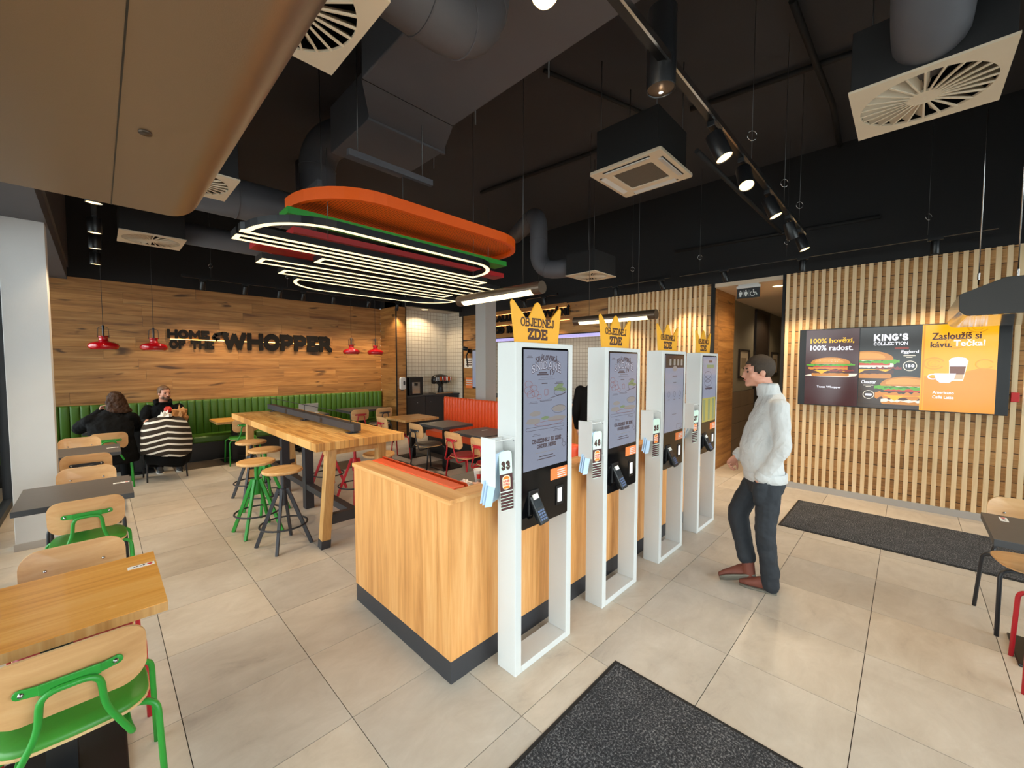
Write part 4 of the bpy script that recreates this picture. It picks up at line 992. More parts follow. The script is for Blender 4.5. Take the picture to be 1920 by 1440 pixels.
# ------------------------------------------------------------------ burger chandelier
BZ = 2.70
bc = thing('burger_chandelier', 'large hanging burger-shaped lamp of glowing outlines and coloured panels', 'chandelier')
hx = XF((0, 0, BZ), (1, 0, 0), (0, -1, 0))       # outward normal points down; v = -y
def loopshape(outer, t, name):
    """black profile with a lit strip on its underside, following a closed outline"""
    n = len(outer); cx = sum(p[0] for p in outer)/n; cy = sum(p[1] for p in outer)/n
    def inset(k):
        out = []
        for i in range(n):
            a, b, c = Vector(outer[i-1]), Vector(outer[i]), Vector(outer[(i+1) % n])
            t1, t2 = (b-a).normalized(), (c-b).normalized(); n1 = Vector((-t1.y, t1.x)); n2 = Vector((-t2.y, t2.x)); m_ = (n1+n2)
            m_ = m_/max(m_.dot(n1), .35) if m_.length > 1e-6 else n1
            out.append(tuple(b+m_*k))
        return out
    o_, i_ = outer, inset(t)
    r = MB().ring(hx, o_, i_, -.05, 0).build(name, m_blackp, bc)
    MB().ring(hx, inset(.004), inset(t-.004), 0, .004).build('led_strip', m_led, r)
def ccw(p): return p if sum(p[i][0]*p[(i+1) % len(p)][1]-p[(i+1) % len(p)][0]*p[i][1] for i in range(len(p))) > 0 else p[::-1]
def rect(x0, x1, y0, y1): return ccw([(x0, -y0), (x1, -y0), (x1, -y1), (x0, -y1)])
# in plan: crown of the bun towards the camera (small y)
bun = [(.72, -3.40), (.72, -3.34)]+[(x, -y) for x, y in arc(1.18, 3.36, .44, .52, 185, 270, 9)]+[(x, -y) for x, y in arc(2.46, 3.30, .40, .44, 270, 365, 9)]+[(2.87, -3.40)]
loopshape(ccw(bun), .045, 'bun_outline')
loopshape(rect(.72, 3.14, 3.47, 3.63), .042, 'layer_outline')
loopshape(rect(1.41, 3.58, 3.72, 3.93), .042, 'layer_outline')
loopshape(rect(1.04, 3.55, 4.10, 4.32), .042, 'layer_outline')
loopshape(rect(1.32, 3.40, 4.45, 4.66), .042, 'layer_outline')
b2 = [(1.55, -4.80), (3.76, -4.80)]+[(x, -y) for x, y in arc(3.30, 4.86, .46, .50, 0, 90, 8)]+[(x, -y) for x, y in arc(2.05, 4.86, .50, .50, 90, 180, 8)]
loopshape(ccw(b2), .042, 'bottom_bun_outline')
def panel(name, pts, z, th, m, perf=False):
    xf = XF((0, 0, z), (1, 0, 0), (0, -1, 0)); o = MB().poly(xf, ccw(pts), -th, 0).build(name, m, bc)
    return o
ob = [(1.09, -3.62)]+[(x, -y) for x, y in arc(1.62, 3.55, .53, .60, 180, 270, 8)]+[(x, -y) for x, y in arc(2.85, 3.42, .50, .47, 270, 355, 8)]+[(3.36, -3.60)]
inner = [(1.12+(x-1.09)*.972, -3.60+(y+3.60)*.94) for x, y in ob]
xf_o = XF((0, 0, 3.0), (1, 0, 0), (0, -1, 0))
pr = MB().ring(xf_o, ccw(ob), ccw(inner), -.09, 0).build('orange_bun_rim', m_orangep, bc)
def perf():
    t = NT('perforated_orange_sheet'); v = t.coord((1, 1, 1)); vo = t.n('ShaderNodeTexVoronoi', _voronoi_dimensions='2D'); t.link(v, vo.inputs['Vector']); vo.inputs['Scale'].default_value = 42.; vo.inputs['Randomness'].default_value = 0.
    k = t.math('LESS_THAN', vo.outputs['Distance'], .27); t.set(Base__Color=t.mix(k, lin('#f06a18'), lin('#7a2a08')), Roughness=.5); return t.m
MB().poly(xf_o, ccw(inner), -.05, -.04).build('perforated_sheet', perf(), pr)
panel('green_layer', rect(1.03, 3.34, 3.36, 3.56), 2.90, .05, m_greenp)
panel('red_layer', rect(1.15, 3.55, 3.62, 3.80), 2.84, .05, m_redp)
panel('red_layer', rect(.98, 2.6, 4.02, 4.24), 2.79, .05, m_redp)
panel('red_layer', rect(1.2, 3.2, 4.4, 4.55), 2.80, .05, m_redp)
for x in (1.2, 2.1, 3.0):
    for y in (3.55, 4.55):
        l = light('SPOT', 'lamp_glow', bc, (x, y, BZ-.02), 14., WARM, spot_size=math.radians(150), spot_blend=.8, shadow_soft_size=.02)
for x, y in ((1.3, 3.3), (3.0, 3.3), (1.3, 3.9), (3.2, 3.9), (1.6, 4.5), (3.1, 4.5)): MB().tube([(x, y, BZ+.05), (x, y, 3.45)], .003, 5).build('suspension_wire', m_rod, bc)
for x, y in ((1.5, 3.19), (2.1, 3.19), (1.6, 4.2), (2.5, 4.2)): MB().tube([(x, y, 3.4), (x, y, ZC)], .005, 6).build('threaded_rod', m_rod, bc)
for q in ((1.42, 3.17, 3.4, 2.2, 3.21, 3.45), (1.45, 3.9, 3.40, 1.49, 4.3, 3.45), (1.5, 4.18, 3.4, 2.6, 4.22, 3.45)): MB().box(*q).build('carrier_bar', m_duct, bc)
# ------------------------------------------------------------------ ventilation
def diffuser(x0, x1, y0, y1, z, label, box=.30):
    r = thing('swirl_diffuser', label, 'air diffuser', ((x0+x1)/2, (y0+y1)/2, z), 0, 'square swirl diffusers'); a, b = (x1-x0)/2, (y1-y0)/2; R = min(a, b)*.9
    xf = XF((0, 0, 0), (1, 0, 0), (0, -1, 0)); n = 48
    sq = []
    for k in range(n):
        t = 2*PI*k/n; c, s = math.cos(t), math.sin(t); q = 1/max(abs(c), abs(s)); sq.append((a*q*c, b*q*s))
    ci = [(R*math.cos(2*PI*k/n), R*math.sin(2*PI*k/n)) for k in range(n)]
    MB().ring(xf, sq, ci, -.012, 0).build('face_plate', m_grille, r)
    MB().poly(xf, [(R*.26*math.cos(2*PI*k/20), R*.26*math.sin(2*PI*k/20)) for k in range(20)], -.012, .001).lathe([(.006, -.004), (.004, .0)], 8).build('hub', m_grille, r)
    nb = 24
    for k in range(nb):
        t = 2*PI*k/nb; d = Vector((math.cos(t), math.sin(t), 0)); tn = Vector((-d.y, d.x, 0))
        mb = MB(); i0, i1 = d*(R*.24), d*R; w0, w1 = R*.045, R*.17
        mb.add([i0+tn*-.004, i0+tn*w0+Vector((0, 0, .02)), i1+tn*w1+Vector((0, 0, .05)), i1+tn*-.006, i0+tn*-.004+Vector((0, 0, .004)), i0+tn*w0+Vector((0, 0, .024)), i1+tn*w1+Vector((0, 0, .054)), i1+tn*-.006+Vector((0, 0, .004))], [(0, 3, 2, 1), (4, 5, 6, 7), (0, 4, 7, 3), (1, 2, 6, 5), (0, 1, 5, 4), (3, 7, 6, 2)])
        mb.bar(d*(R*.24)+Vector((0, 0, -.001)), d*R+Vector((0, 0, -.001)), .008, .004); mb.build('blade', m_grille, r)
    MB().ring(XF((0, 0, 0), (1, 0, 0), (0, 1, 0)), rrect(-a+.008, -b+.008, a-.008, b-.008, .004), rrect(-a+.014, -b+.014, a-.014, b-.014, .004), .0121, .012+box).box(-a+.012, -b+.012, box, a-.012, b-.012, box+.011).build('plenum_box', m_wallblk, r)
    for s in (-1, 1): MB().tube([(s*(a-.05), s*(b-.05), box+.01), (s*(a-.05), s*(b-.05), ZC-z)], .004, 6).build('threaded_rod', m_rod, r)
    return r
diffuser(2.84, 3.46, -.30, .28, 3.2, 'large cream swirl diffuser at the top right')
diffuser(.20, .77, 6.06, 6.66, 3.2, 'swirl diffuser above the left tables')
diffuser(4.99, 5.58, 3.24, 3.76, 3.1, 'far swirl diffuser behind the tube pendants')
diffuser(.28, .86, 1.52, 2.10, 3.2, 'swirl diffuser cut off behind the grey housing at the top')
diffuser(.26, .83, 3.80, 4.37, 3.2, 'swirl diffuser peeking out beside the grey housing')
def duct(name, label, pts, r, rings=(), cat='air duct', fil=.35):
    t = thing(name, label, cat, (0, 0, 0), 0, 'dark round air ducts'); P = fillet(pts, fil, 8); MB().tube(P, r, 20).build('pipe', m_duct, t)
    L = [0]
    for a, b in zip(P, P[1:]): L.append(L[-1]+(b-a).length)
    for s in rings:
        s *= L[-1]; i = max(k for k in range(len(L)-1) if L[k] <= s); u = (s-L[i])/(L[i+1]-L[i]); c = P[i].lerp(P[i+1], u); d = (P[i+1]-P[i]).normalized(); x, y = frame(d)
        MB().tube([c+(x*math.cos(2*PI*k/20)+y*math.sin(2*PI*k/20))*(r+.001) for k in range(20)], .006, 5, True).build('joint_ring', m_duct, t)
duct('round_duct', 'thick round duct bending upwards at the top centre', [(.62, 1.82, 3.62), (1.62, 1.84, 3.62), (1.62, 1.84, 4.68)], .17, (.12, .3, .42, .55, .66, .75))
duct('round_duct', 'round duct rising from the large diffuser at the top right', [(3.0, -.02, 3.36), (2.62, -.02, 3.36), (2.62, -.02, 4.67)], .14, (.42, .5, .62, .8), fil=.2)
duct('round_duct', 'round duct running behind the burger lamp', [(.5, 5.1, 3.5), (1.9, 5.1, 3.5), (1.9, 5.1, 4.4), (2.3, 4.4, 4.4)], .2, (.2, .35, .5, .65))
duct('round_duct', 'round duct feeding the far swirl diffuser', [(5.2, 3.65, 3.26), (5.0, 4.3, 3.26), (5.0, 4.3, 4.2), (5.6, 5.4, 4.2)], .14, (.2, .4, .6))
duct('round_duct', 'round duct along the ceiling at the far left', [(.77, 6.36, 3.36), (2.2, 6.36, 3.36), (2.2, 6.36, 4.67)], .13, (.3, .5))
rd = thing('rectangular_duct', 'wide dark rectangular duct crossing the ceiling', 'air duct')
MB().box(1.45, 3.0, 3.9, 2.30, -1.5, 4.35).build('main_run', m_duct, rd, bevel=.01)
mb = MB(); A = [(1.45, 3.0, 3.9), (2.30, 3.0, 3.9), (2.30, 3.0, 4.35), (1.45, 3.0, 4.35)]; B = [(1.72, 3.42, 3.9), (2.50, 3.42, 3.9), (2.50, 3.42, 4.35), (1.72, 3.42, 4.35)]
mb.add(A+B, [(0, 1, 5, 4), (1, 2, 6, 5), (2, 3, 7, 6), (3, 0, 4, 7)]); mb.build('transition', m_duct, rd)
MB().box(1.72, 3.42, 3.9, 2.50, 4.25, 4.35).box(1.70, 3.41, 3.88, 2.52, 3.44, 4.37).build('end_run', m_duct, rd, bevel=.005)
for x, y in ((2.31, 1.9), (2.31, 2.7), (2.51, 3.6)): MB().tube([(x, y, 2.9+.9), (x, y, ZC)], .006, 6).build('threaded_rod', m_rod, rd)
ac = thing('cassette_unit', 'square four-way cassette air conditioner above the kiosks', 'air conditioner', (3.77, 1.93, 3.6))
MB().box(-.31, -.31, .03, .31, .31, .42).build('casing', m_wallblk, ac, bevel=.004)
xf = XF((0, 0, 0), (1, 0, 0), (0, -1, 0))
MB().ring(xf, rrect(-.36, -.36, .36, .36, .02), rrect(-.20, -.20, .20, .20, .02), -.03, 0).build('face_frame', m_grille, ac, bevel=.004)
MB().poly(xf, rrect(-.20, -.20, .20, .20, .02), -.025, -.012).build('intake_grille', mat('grey_grille', '#5c564e', .6, 0, .2, 60), ac)
for k in range(4):
    c, s = math.cos(k*PI/2), math.sin(k*PI/2); mb = MB(); mb.obox((c*.285, s*.285, -.002), (.028, .22, .004), (c, s, -.3), (-s, c, 0), (c*.3, s*.3, 1)); mb.build('louvre', m_white, ac)
    MB().obox((c*.31, s*.31, .002), (.012, .235, .004), (c, s, 0), (-s, c, 0), (0, 0, 1)).build('slot', m_blackp, ac)
for x, y in ((-.28, -.28), (.28, -.28), (.28, .28), (-.28, .28)): MB().tube([(x, y, .42), (x, y, ZC-3.6)], .005, 6).build('threaded_rod', m_rod, ac)
# pipes and cable runs under the ceiling
def run(label, pts, r): tag(MB().tube(fillet(pts, .06, 4), r, 8).build('conduit', m_blackm), label, 'pipe', 'conduits under the ceiling')
run('dark conduit crossing the ceiling towards the large diffuser', [(4.74, 2.2, 4.63), (4.78, 3.1, 4.63), (4.57, 5.2, 4.63)], .03)
run('thin conduit across the ceiling right of the track', [(4.75, 1.85, 4.63), (5.1, -.6, 4.63)], .03)
run('cable bundle hanging below the ceiling at the top right', [(3.9, .75, 4.62), (4.9, .72, 4.6), (5.6, .68, 4.56), (6.85, .74, 4.62)], .028)
run('thin conduit from the duct to the far ceiling', [(3.15, 2.65, 4.64), (4.7, 2.2, 4.64)], .02)
run('sloping grey pipe behind the spotlight track', [(3.7, 1.38, 3.62), (6.7, 1.33, 3.6)], .022)
run('horizontal pipe on the black wall above the slats', [(6.9, 2.9, 3.68), (6.9, .32, 3.62)], .025)
# ------------------------------------------------------------------ air curtains over the doors
def curtain_profile(w, h, r):
    """outer edge rounded below; u across, v up"""
    return [(0, 0)]+arc(w-r, r, r, r, -90, 0, 8)+[(w, h*.62), (w-.22, h), (0, h)]
ac1 = thing('air_curtain', 'large grey metal door air curtain with rounded edge overhead at the left', 'air curtain')
pz = 2.2
xf = XF((-.78, 1.535, pz), (1, 0, 0), (0, 0, 1)); prof = curtain_profile(1.007, .30, .075)
MB().poly(xf, prof, .004, 3.2).build('end_plate_core', m_hooddk, ac1)
vs0 = [xf(u, v, 0) for u, v in prof]
sp_ = [(u, v-.002) for u, v in prof]
mb = MB(); n = len(prof); L0, L1 = 0, 3.2
skin = [(-.0, -.008)]+arc(1.007-.075, .075-.004, .079, .079, -90, 0, 10)+[(1.011, .2)]
k = len(skin); mb.add([xf(u, v, d) for d in (L0, L1) for u, v in skin], [(i, i+1, k+i+1, k+i) for i in range(k-1)], True); mb.build('sheet_cover', m_satin, ac1)
MB().box(.0375, -1.6, pz-.0095, .0397, 1.534, pz-.006).build('joint', m_blackp, ac1)
MB().lathe([(.010, 0), (.010, -.003), (0, -.003)], 12, (.075, 1.02, pz-.008)).build('plug', m_bronze, ac1)
for x, y in ((-.4, 1.2), (.05, 1.2)): MB().tube([(x, y, pz+.3), (x, y, ZC)], .006, 6).build('threaded_rod', m_rod, ac1)
ac2 = thing('air_curtain', 'dark rounded metal air curtain hanging in front of the menu screen', 'air curtain')
xf = XF((4.6, -1.1, 2.14), (0, 1, 0), (0, 0, 1))   # across = +y, outward = +x
prof = curtain_profile(.84, .26, .06)
MB().poly(xf, prof, 0, .02).build('end_plate', m_hooddk, ac2)
skin = [(-.0, -.003)]+arc(.84-.06, .06-.003, .063, .063, -90, 0, 10)+[(.843, .16)]; k = len(skin)
mb = MB(); mb.add([xf(u, v, d) for d in (.003, 1.3) for u, v in skin], [(i+1, i, k+i, k+i+1) for i in range(k-1)], True); mb.build('sheet_cover', m_hood, ac2)
mb = MB(); top = [(.843, .16), (.62, .262), (0, .262)]; mb.add([xf(u, v, d) for d in (.0, 1.3) for u, v in top], [(0, 3, 4, 1), (1, 4, 5, 2)]); mb.build('top_cover', m_hooddk, ac2)
for y in (-.36, -.55, -.8): MB().tube([(4.75, y, 2.38), (4.75, y, ZC)], .004, 6).lathe([(.008, 0), (.008, .05)], 8, (4.75, y, 2.42)).build('threaded_rod', m_chrome, ac2)
# ------------------------------------------------------------------ downlights, passage and kitchen lamps
def downlight(x, y, z, label, e):
    r = thing('downlight', label, 'lamp', (x, y, z), 0, 'round recessed downlights')
    MB().lathe([(.075, 0), (.09, -.006), (.095, 0)], 24).build('rim', m_white, r); MB().lathe([(.076, -.002), (0, -.003)], 24).build('lens', m_lens, r)
    light('SPOT', 'beam', r, (0, 0, -.02), e, WARM, spot_size=math.radians(150), spot_blend=.5, shadow_soft_size=.07)
downlight(5.95, 8.98, 3.178, 'round downlight above the drinks niche', 62.); downlight(7.48, 1.50, 2.998, 'round downlight in the passage ceiling', 70.)
downlight(10.5, 1.8, 2.998, 'round downlight deeper in the passage', 45.)
for y in (5.2, 6.8):
    r = thing('ceiling_panel_light', 'flat panel light in the kitchen ceiling, %s end' % ('near' if y < 6 else 'far'), 'lamp', (8.3, y, 2.74), 0, 'kitchen panel lights')
    MB().box(-.3, -.3, -.02, .3, .3, 0).build('frame', m_white, r); MB().box(-.27, -.27, -.023, .27, .27, -.021).build('diffuser', emit('kitchen_panel', (1, .86, .68, 1), 9.), r)
# ------------------------------------------------------------------ lettering on the walls
def letters(parent, xf, text, u0, v0, wd, ht, t, d0, d1, m, gap=.1, serif=.3):
    tot = sum((GL[ACC[c][0] if c in ACC else c][0]+t+gap) for c in text)-gap; u = u0
    for c in text:
        w_ = (GL[ACC[c][0] if c in ACC else c][0]+t)/tot*wd
        if c != ' ':
            mb = MB(); slab(mb, xf, c, u, v0, w_, ht, t, d0, d1, serif); mb.build('letter', m, parent)
        u += w_+gap/tot*wd
m_let = mat('dark_letter_face', '#181412', .75, spec=.2)
sg = thing('wall_lettering', 'back-lit dark letters HOME OF THE WHOPPER on the plank wall', 'sign')
xf = XF((0, 9.54, 0))
letters(sg, xf, 'HOME', .885, 2.228, .62, .168, .31, -.012, .012, m_let, .04, .12)
letters(sg, xf, 'OF THE', .91, 2.043, .66, .168, .31, -.012, .012, m_let, .04, .12)
letters(sg, xf, 'WHOPPER', 1.70, 2.043, 2.09, .352, .31, -.012, .012, m_let, .04, .14)
cw = MB(); P_ = [(1.80, 2.345), (1.70, 2.36), (1.60, 2.33), (1.565, 2.27), (1.61, 2.235), (1.655, 2.255)]
for (a, b), (w0, w1) in zip(zip(P_, P_[1:]), ((.06, .06), (.06, .065), (.065, .06), (.06, .05), (.05, .03))):
    d = Vector((b[0]-a[0], b[1]-a[1])).normalized(); n_ = Vector((-d.y, d.x)); e = d*.012
    cw.poly(xf, [tuple(Vector(a)-e+n_*w0/2), tuple(Vector(a)-e-n_*w0/2), tuple(Vector(b)+e-n_*w1/2), tuple(Vector(b)+e+n_*w1/2)], -.012, .012)
cw.build('letter_flourish', m_let, sg)
MB().box(.93, 9.565, 2.213, 3.76, 9.575, 2.223).build('light_strip', emit('warm_strip', (1., .62, .16, 1), 6.), sg)
MB().box(.90, 9.552, 2.19, 3.78, 9.558, 2.20).build('mounting_rail', m_blackp, sg)
sg = thing('wall_lettering', 'dark slab letters on the wooden beam above the kitchen counter', 'sign')
xf = XF((6.90, 0, 0), (0, -1, 0)); L2 = dict(t=.32, d0=-.015, d1=.012, m=m_let, gap=.06, serif=.24)
letters(sg, xf, 'KRALUJE GRILOVÁNÍ', -7.62, 2.80, 2.53, .165, **L2); letters(sg, xf, 'OD ROKU', -7.36, 2.515, 1.1, .185, **L2)
for z in (2.97, 2.705):
    MB().box(6.925, 5.1, z, 6.932, 7.6, z+.008).build('light_strip', emit('beam_strip', (1., .5, .16, 1), 3.), sg)
# restroom sign
rs = thing('restroom_sign', 'small black restroom sign hanging in the passage opening', 'sign', (6.99, 1.79, 2.862))
MB().box(-.012, -.155, -.075, .012, .155, .075).build('panel', m_blackp, rs, bevel=.002)
MB().box(-.03, -.16, .075, .03, .16, .115).box(-.02, -.14, .115, .02, .14, .1375).build('lamp_box', m_whiteb, rs, bevel=.004)
xf = XF((-.0125, 0, 0), (0, -1, 0)); mb = MB(); m_sym = mat('white_symbol', '#dcdcd8', .5)
for c in (-.105, -.03):
    mb.poly(xf, [(c+.010*math.cos(2*PI*k/12), .038+.010*math.sin(2*PI*k/12)) for k in range(12)], 0, .001)
    mb.poly(xf, [(c-.022, .022), (c+.022, .022), (c+.024, -.012), (c+.014, -.014), (c+.012, -.05), (c-.012, -.05), (c-.014, -.014), (c-.024, -.012)] if c < -.05 else [(c-.016, .022), (c+.016, .022), (c+.026, -.012), (c+.014, -.02), (c+.010, -.05), (c-.010, -.05), (c-.014, -.02), (c-.026, -.012)], 0, .001)
for c in (-.068, .012): mb.poly(xf, [(c-.001, -.05), (c+.001, -.05), (c+.001, .045), (c-.001, .045)], 0, .001)
mb.poly(xf, [(.072+.009*math.cos(2*PI*k/12), .042+.009*math.sin(2*PI*k/12)) for k in range(12)], 0, .001)
mb.poly(xf, [(.066, .03), (.078, .03), (.082, .006), (.108, .006), (.125, -.034), (.114, -.038), (.102, -.006), (.066, -.006)], 0, .001)
ar = arc(.062, -.014, .036, .036, 120, 350, 14); ai = arc(.062, -.014, .028, .028, 120, 350, 14)
for i in range(14): mb.poly(xf, [ar[i], ar[i+1], ai[i+1], ai[i]], 0, .001)
mb.build('symbols', m_sym, rs)
# framed pictures in the passage
for x0, x1, z0, z1, t in ((8.86, 9.56, 1.50, 2.08, 'nearer'), (11.5, 12.2, 1.53, 2.08, 'farther')):
    r = thing('picture_frame', t+' framed picture on the passage wall', 'picture', ((x0+x1)/2, 2.415, (z0+z1)/2), 0, 'framed pictures in the passage'); a, b = (x1-x0)/2, (z1-z0)/2; xf = XF((0, 0, 0))
    MB().ring(xf, rrect(-a, -b, a, b, .004), rrect(-a+.04, -b+.04, a-.04, b-.04, .004), 0, .03).build('frame', m_darkdoor, r)
    MB().poly(xf, [(-a+.04, -b+.04), (a-.04, -b+.04), (a-.04, b-.04), (-a+.04, b-.04)], .004, .01).build('mount', m_grille, r)
    MB().poly(xf, rrect(-a*.5, -b*.35, a*.5, b*.4, .01), .0105, .011).build('print', mat('picture_print', '#9c8a72', .7, 0, .3, 14), r)
# ------------------------------------------------------------------ menu screens
M_ = {k: screen('menu_'+k, c, s*.76) for k, (c, s) in dict(brown=('#4a1f1f', .9), dark=('#2c2622', .8), wood=('#4a3527', .8), yellow=('#fdb515', 1.05), amber=('#f39a0a', 1.0), swirl=('#e8a012', 1.), white=('#f4f4ff', 1.25), cream=('#f3e8d2', 1.1), bun=('#d08428', 1.), bun2=('#e7a243', 1.), patty=('#54240f', .9), cheese=('#fbb714', 1.1), tomato=('#cf3a1e', 1.), lettuce=('#5fae1e', 1.), leaf=('#2f7a1a', .9), bacon=('#8f3020', .95), coffee=('#7a3d1c', .95), milk=('#d8b48a', 1.), text=('#4a1a12', .9), chick=('#dd8a2a', 1.), cup=('#dfe0f4', 1.15), gold=('#ffc20e', 1.1)).items()}
tv = thing('menu_screen', 'wide triple menu screen with burgers and coffee on the slatted wall', 'screen', (6.915, 1.10, 1.215))
xf = XF((0, 0, 0), (0, -1, 0)); W_, H_ = 1.885, 1.035
MB().poly(xf, [(0, 0), (W_, 0), (W_, H_), (0, H_)], 0, .045).build('housing', m_blackp, tv, bevel=.003)
PD = .046
def scr_panel(u0, u1, m, name):
    return MB().poly(xf, [(u0, .012), (u1, .012), (u1, H_-.012), (u0, H_-.012)], .0455, PD).build(name, M_[m], tv)
class Draw:
    def __init__(s, par, lo, hi): s.lo = lo; s.hi = hi; s.par = par; s.b = {}; s.d = PD+.0006
    def p(s, m, pts):
        for lim, sg_ in ((s.lo, 1), (s.hi, -1)):
            out = []
            for i in range(len(pts)):
                a, b = pts[i-1], pts[i]; ia, ib = (a[0]-lim)*sg_ >= 0, (b[0]-lim)*sg_ >= 0
                if ia != ib: t_ = (lim-a[0])/(b[0]-a[0]); out.append((lim, a[1]+(b[1]-a[1])*t_))
                if ib: out.append(b)
            pts = out
            if len(pts) < 3: return
        s.b.setdefault(m, MB()).poly(xf, pts, s.d); s.d += .00012
    def t(s, m, body, u, v, w_, h_, bold=.03): txt(s.b.setdefault(m, MB()), xf, body, u, v, w_, h_, bold, s.d); s.d += .0001
    def sl(s, m, body, u, v, w_, h_, t=.24, **k): slab(s.b.setdefault(m, MB()), xf, body, u, v, w_, h_, t, s.d, s.d+.0002, **k); s.d += .0003
    def done(s):
        for m, b in s.b.items(): b.build('print_'+m, M_[m], s.par)
def dome(cx, cy, rx, ry): return arc(cx, cy, rx, ry, 0, 180, 18)+[(cx-rx*.96, cy-ry*.12), (cx+rx*.96, cy-ry*.12)]
def jag(cx, cy, rx, ry, seed, n=26, j=.35):
    r = random.Random(seed); top = [(cx-rx+2*rx*i/n, cy+ry*(.6+r.uniform(-j, j))) for i in range(n+1)]; bot = [(cx+rx-2*rx*i/n, cy-ry*(.6+r.uniform(-j, j))) for i in range(n+1)]; return top+bot
def burger(D, cx, cy, w_, kind):
    h = w_*(.5 if kind == 1 else .6)
    if kind == 1: D.p('cream', [(cx-w_*1.12, cy-h*.96), (cx-w_*.7, cy-h*.72), (cx+w_*1.15, cy-h*.7), (cx+w_*1.05, cy-h*.98), (cx+w_*.7, cy-h*1.08), (cx-w_*.4, cy-h*1.04)])
    D.p('bun', rrect(cx-w_*.8, cy-h, cx+w_*.8, cy-h*.66, h*.16)); D.p('patty', jag(cx, cy-h*.55, w_*.86, h*.2, 3+kind, 20, .2))
    if kind == 3:
        D.p('chick', jag(cx, cy-h*.36, w_*1.0, h*.34, 11, 26, .3)); D.p('cream', jag(cx, cy-h*.72, w_*.8, h*.12, 17, 18, .5))
    D.p('cheese', [(cx-w_*.74, cy-h*.34), (cx+w_*.78, cy-h*.34), (cx+w_*.6, cy-h*.52), (cx+w_*.3, cy-h*.36), (cx-w_*.1, cy-h*.42), (cx-w_*.36, cy-h*.74), (cx-w_*.6, cy-h*.44)])
    if kind == 1: D.p('bacon', jag(cx+w_*.5, cy-h*.4, w_*.5, h*.16, 8, 14, .5)); D.p('chick', jag(cx-w_*.1, cy-h*.14, w_*.84, h*.2, 9, 18, .25))
    if kind == 2: D.p('cream', jag(cx+w_*.05, cy-h*.08, w_*.8, h*.24, 21, 20, .25)); D.p('bacon', jag(cx+w_*.7, cy-h*.25, w_*.4, h*.1, 22, 12, .7))
    D.p('tomato', rrect(cx-w_*.72, cy-h*.05, cx+w_*.74, cy+h*.13, h*.09)); D.p('lettuce', jag(cx, cy+h*.2, w_*1.03, h*.2, 31+kind)); D.p('leaf', jag(cx-w_*.3, cy+h*.22, w_*.4, h*.07, 41+kind, 12, .6))
    D.p('cream', jag(cx, cy+h*.34, w_*.6, h*.06, 51+kind, 14, .6)); D.p('bun', dome(cx, cy+h*.4, w_*.84, h*.62)); D.p('bun2', dome(cx-w_*.05, cy+h*.5, w_*.62, h*.42))
    if kind == 1:
        r = random.Random(5)
        for _ in range(16): D.p('cream', blob(cx+r.uniform(-.45, .4)*w_, cy+h*r.uniform(.55, .85), .004, .0025, 6, 0))
p1 = scr_panel(.075, .635, 'brown', 'brown_screen'); D = Draw(p1, .075, .635)
D.t('gold', '100% hovězí,', .125, .835, .46, .078, .045); D.t('white', '100% radost.', .125, .745, .45, .072, .045)
burger(D, .345, .525, .25, 1); D.t('white', 'Texas Whopper', .21, .235, .26, .035, .03); D.done()
p2 = scr_panel(.643, 1.205, 'dark', 'dark_screen'); D = Draw(p2, .643, 1.205)
D.p('wood', [(.643, .012), (1.205, .012), (1.205, .40), (.643, .40)])
for k in range(5): D.p('dark', [(.643, .06+k*.075), (1.205, .04+k*.08), (1.205, .044+k*.08), (.643, .064+k*.075)])
burger(D, .725, .555, .285, 2)
burger(D, 1.09, .235, .285, 3)
D.sl('white', "KING'S", .775, .85, .31, .085, .25, serif=.14, gap=.1); D.sl('white', 'COLLECTION', .775, .795, .31, .042, .2, serif=.12, gap=.1)
D.p('bacon', rrect(.97, .745, 1.095, .77, .01)); D.t('white', 'Egglord', 1.03, .685, .15, .045, .04); D.p('cream', rrect(1.05, .66, 1.155, .668, .002)); D.p('cream', rrect(1.075, .64, 1.13, .647, .002))
for c, v, r_, tx in ((1.11, .54, .062, '150'), (.745, .175, .055, '95')):
    o_ = arc(c, v, r_, r_, 0, 360, 28); i_ = arc(c, v, r_*.88, r_*.88, 0, 360, 28)
    for i in range(28): D.p('cream', [o_[i], o_[i+1], i_[i+1], i_[i]])
    if tx != '150': D.p('white', rrect(c-r_*.6, v-r_*.22, c+r_*.6, v+r_*.22, .008)); continue
    D.sl('white', tx, c-r_*.62, v-r_*.3, r_*1.24, r_*.6, .3, serif=.1)
D.t('white', 'Cheestar', .672, .315, .14, .042, .04); D.p('cream', rrect(.69, .291, .79, .299, .002)); D.p('cream', rrect(.715, .273, .765, .28, .002)); D.done()
p3_ = scr_panel(1.205, 1.79, 'yellow', 'yellow_screen'); D = Draw(p3_, 1.205, 1.79)
D.p('amber', [(1.235, .012), (1.79, .012), (1.79, .50), (1.68, .52), (1.52, .46), (1.36, .40), (1.235, .42)])
for c, v, rr in ((1.31, .57, (.09, .055, .025)), (1.64, .98, (.085, .05)), (1.48, .81, (.09, .055)), (1.70, .56, (.07,))):
    for r_ in rr:
        o_ = arc(c, v, r_, r_*.8, 20, 330, 18); i_ = arc(c, v, r_*.86, r_*.66, 20, 330, 18)
        for i in range(18): D.p('swirl', [o_[i], o_[i+1], i_[i+1], i_[i]])
D.p('amber', [(1.215, .012), (1.228, .012), (1.228, 1.023), (1.215, 1.023)])
D.t('text', 'Zasloužíš si', 1.285, .845, .38, .08, .05); D.t('text', 'kávu.', 1.275, .755, .17, .07, .05); D.t('white', 'Tečka!', 1.46, .765, .235, .075, .05)
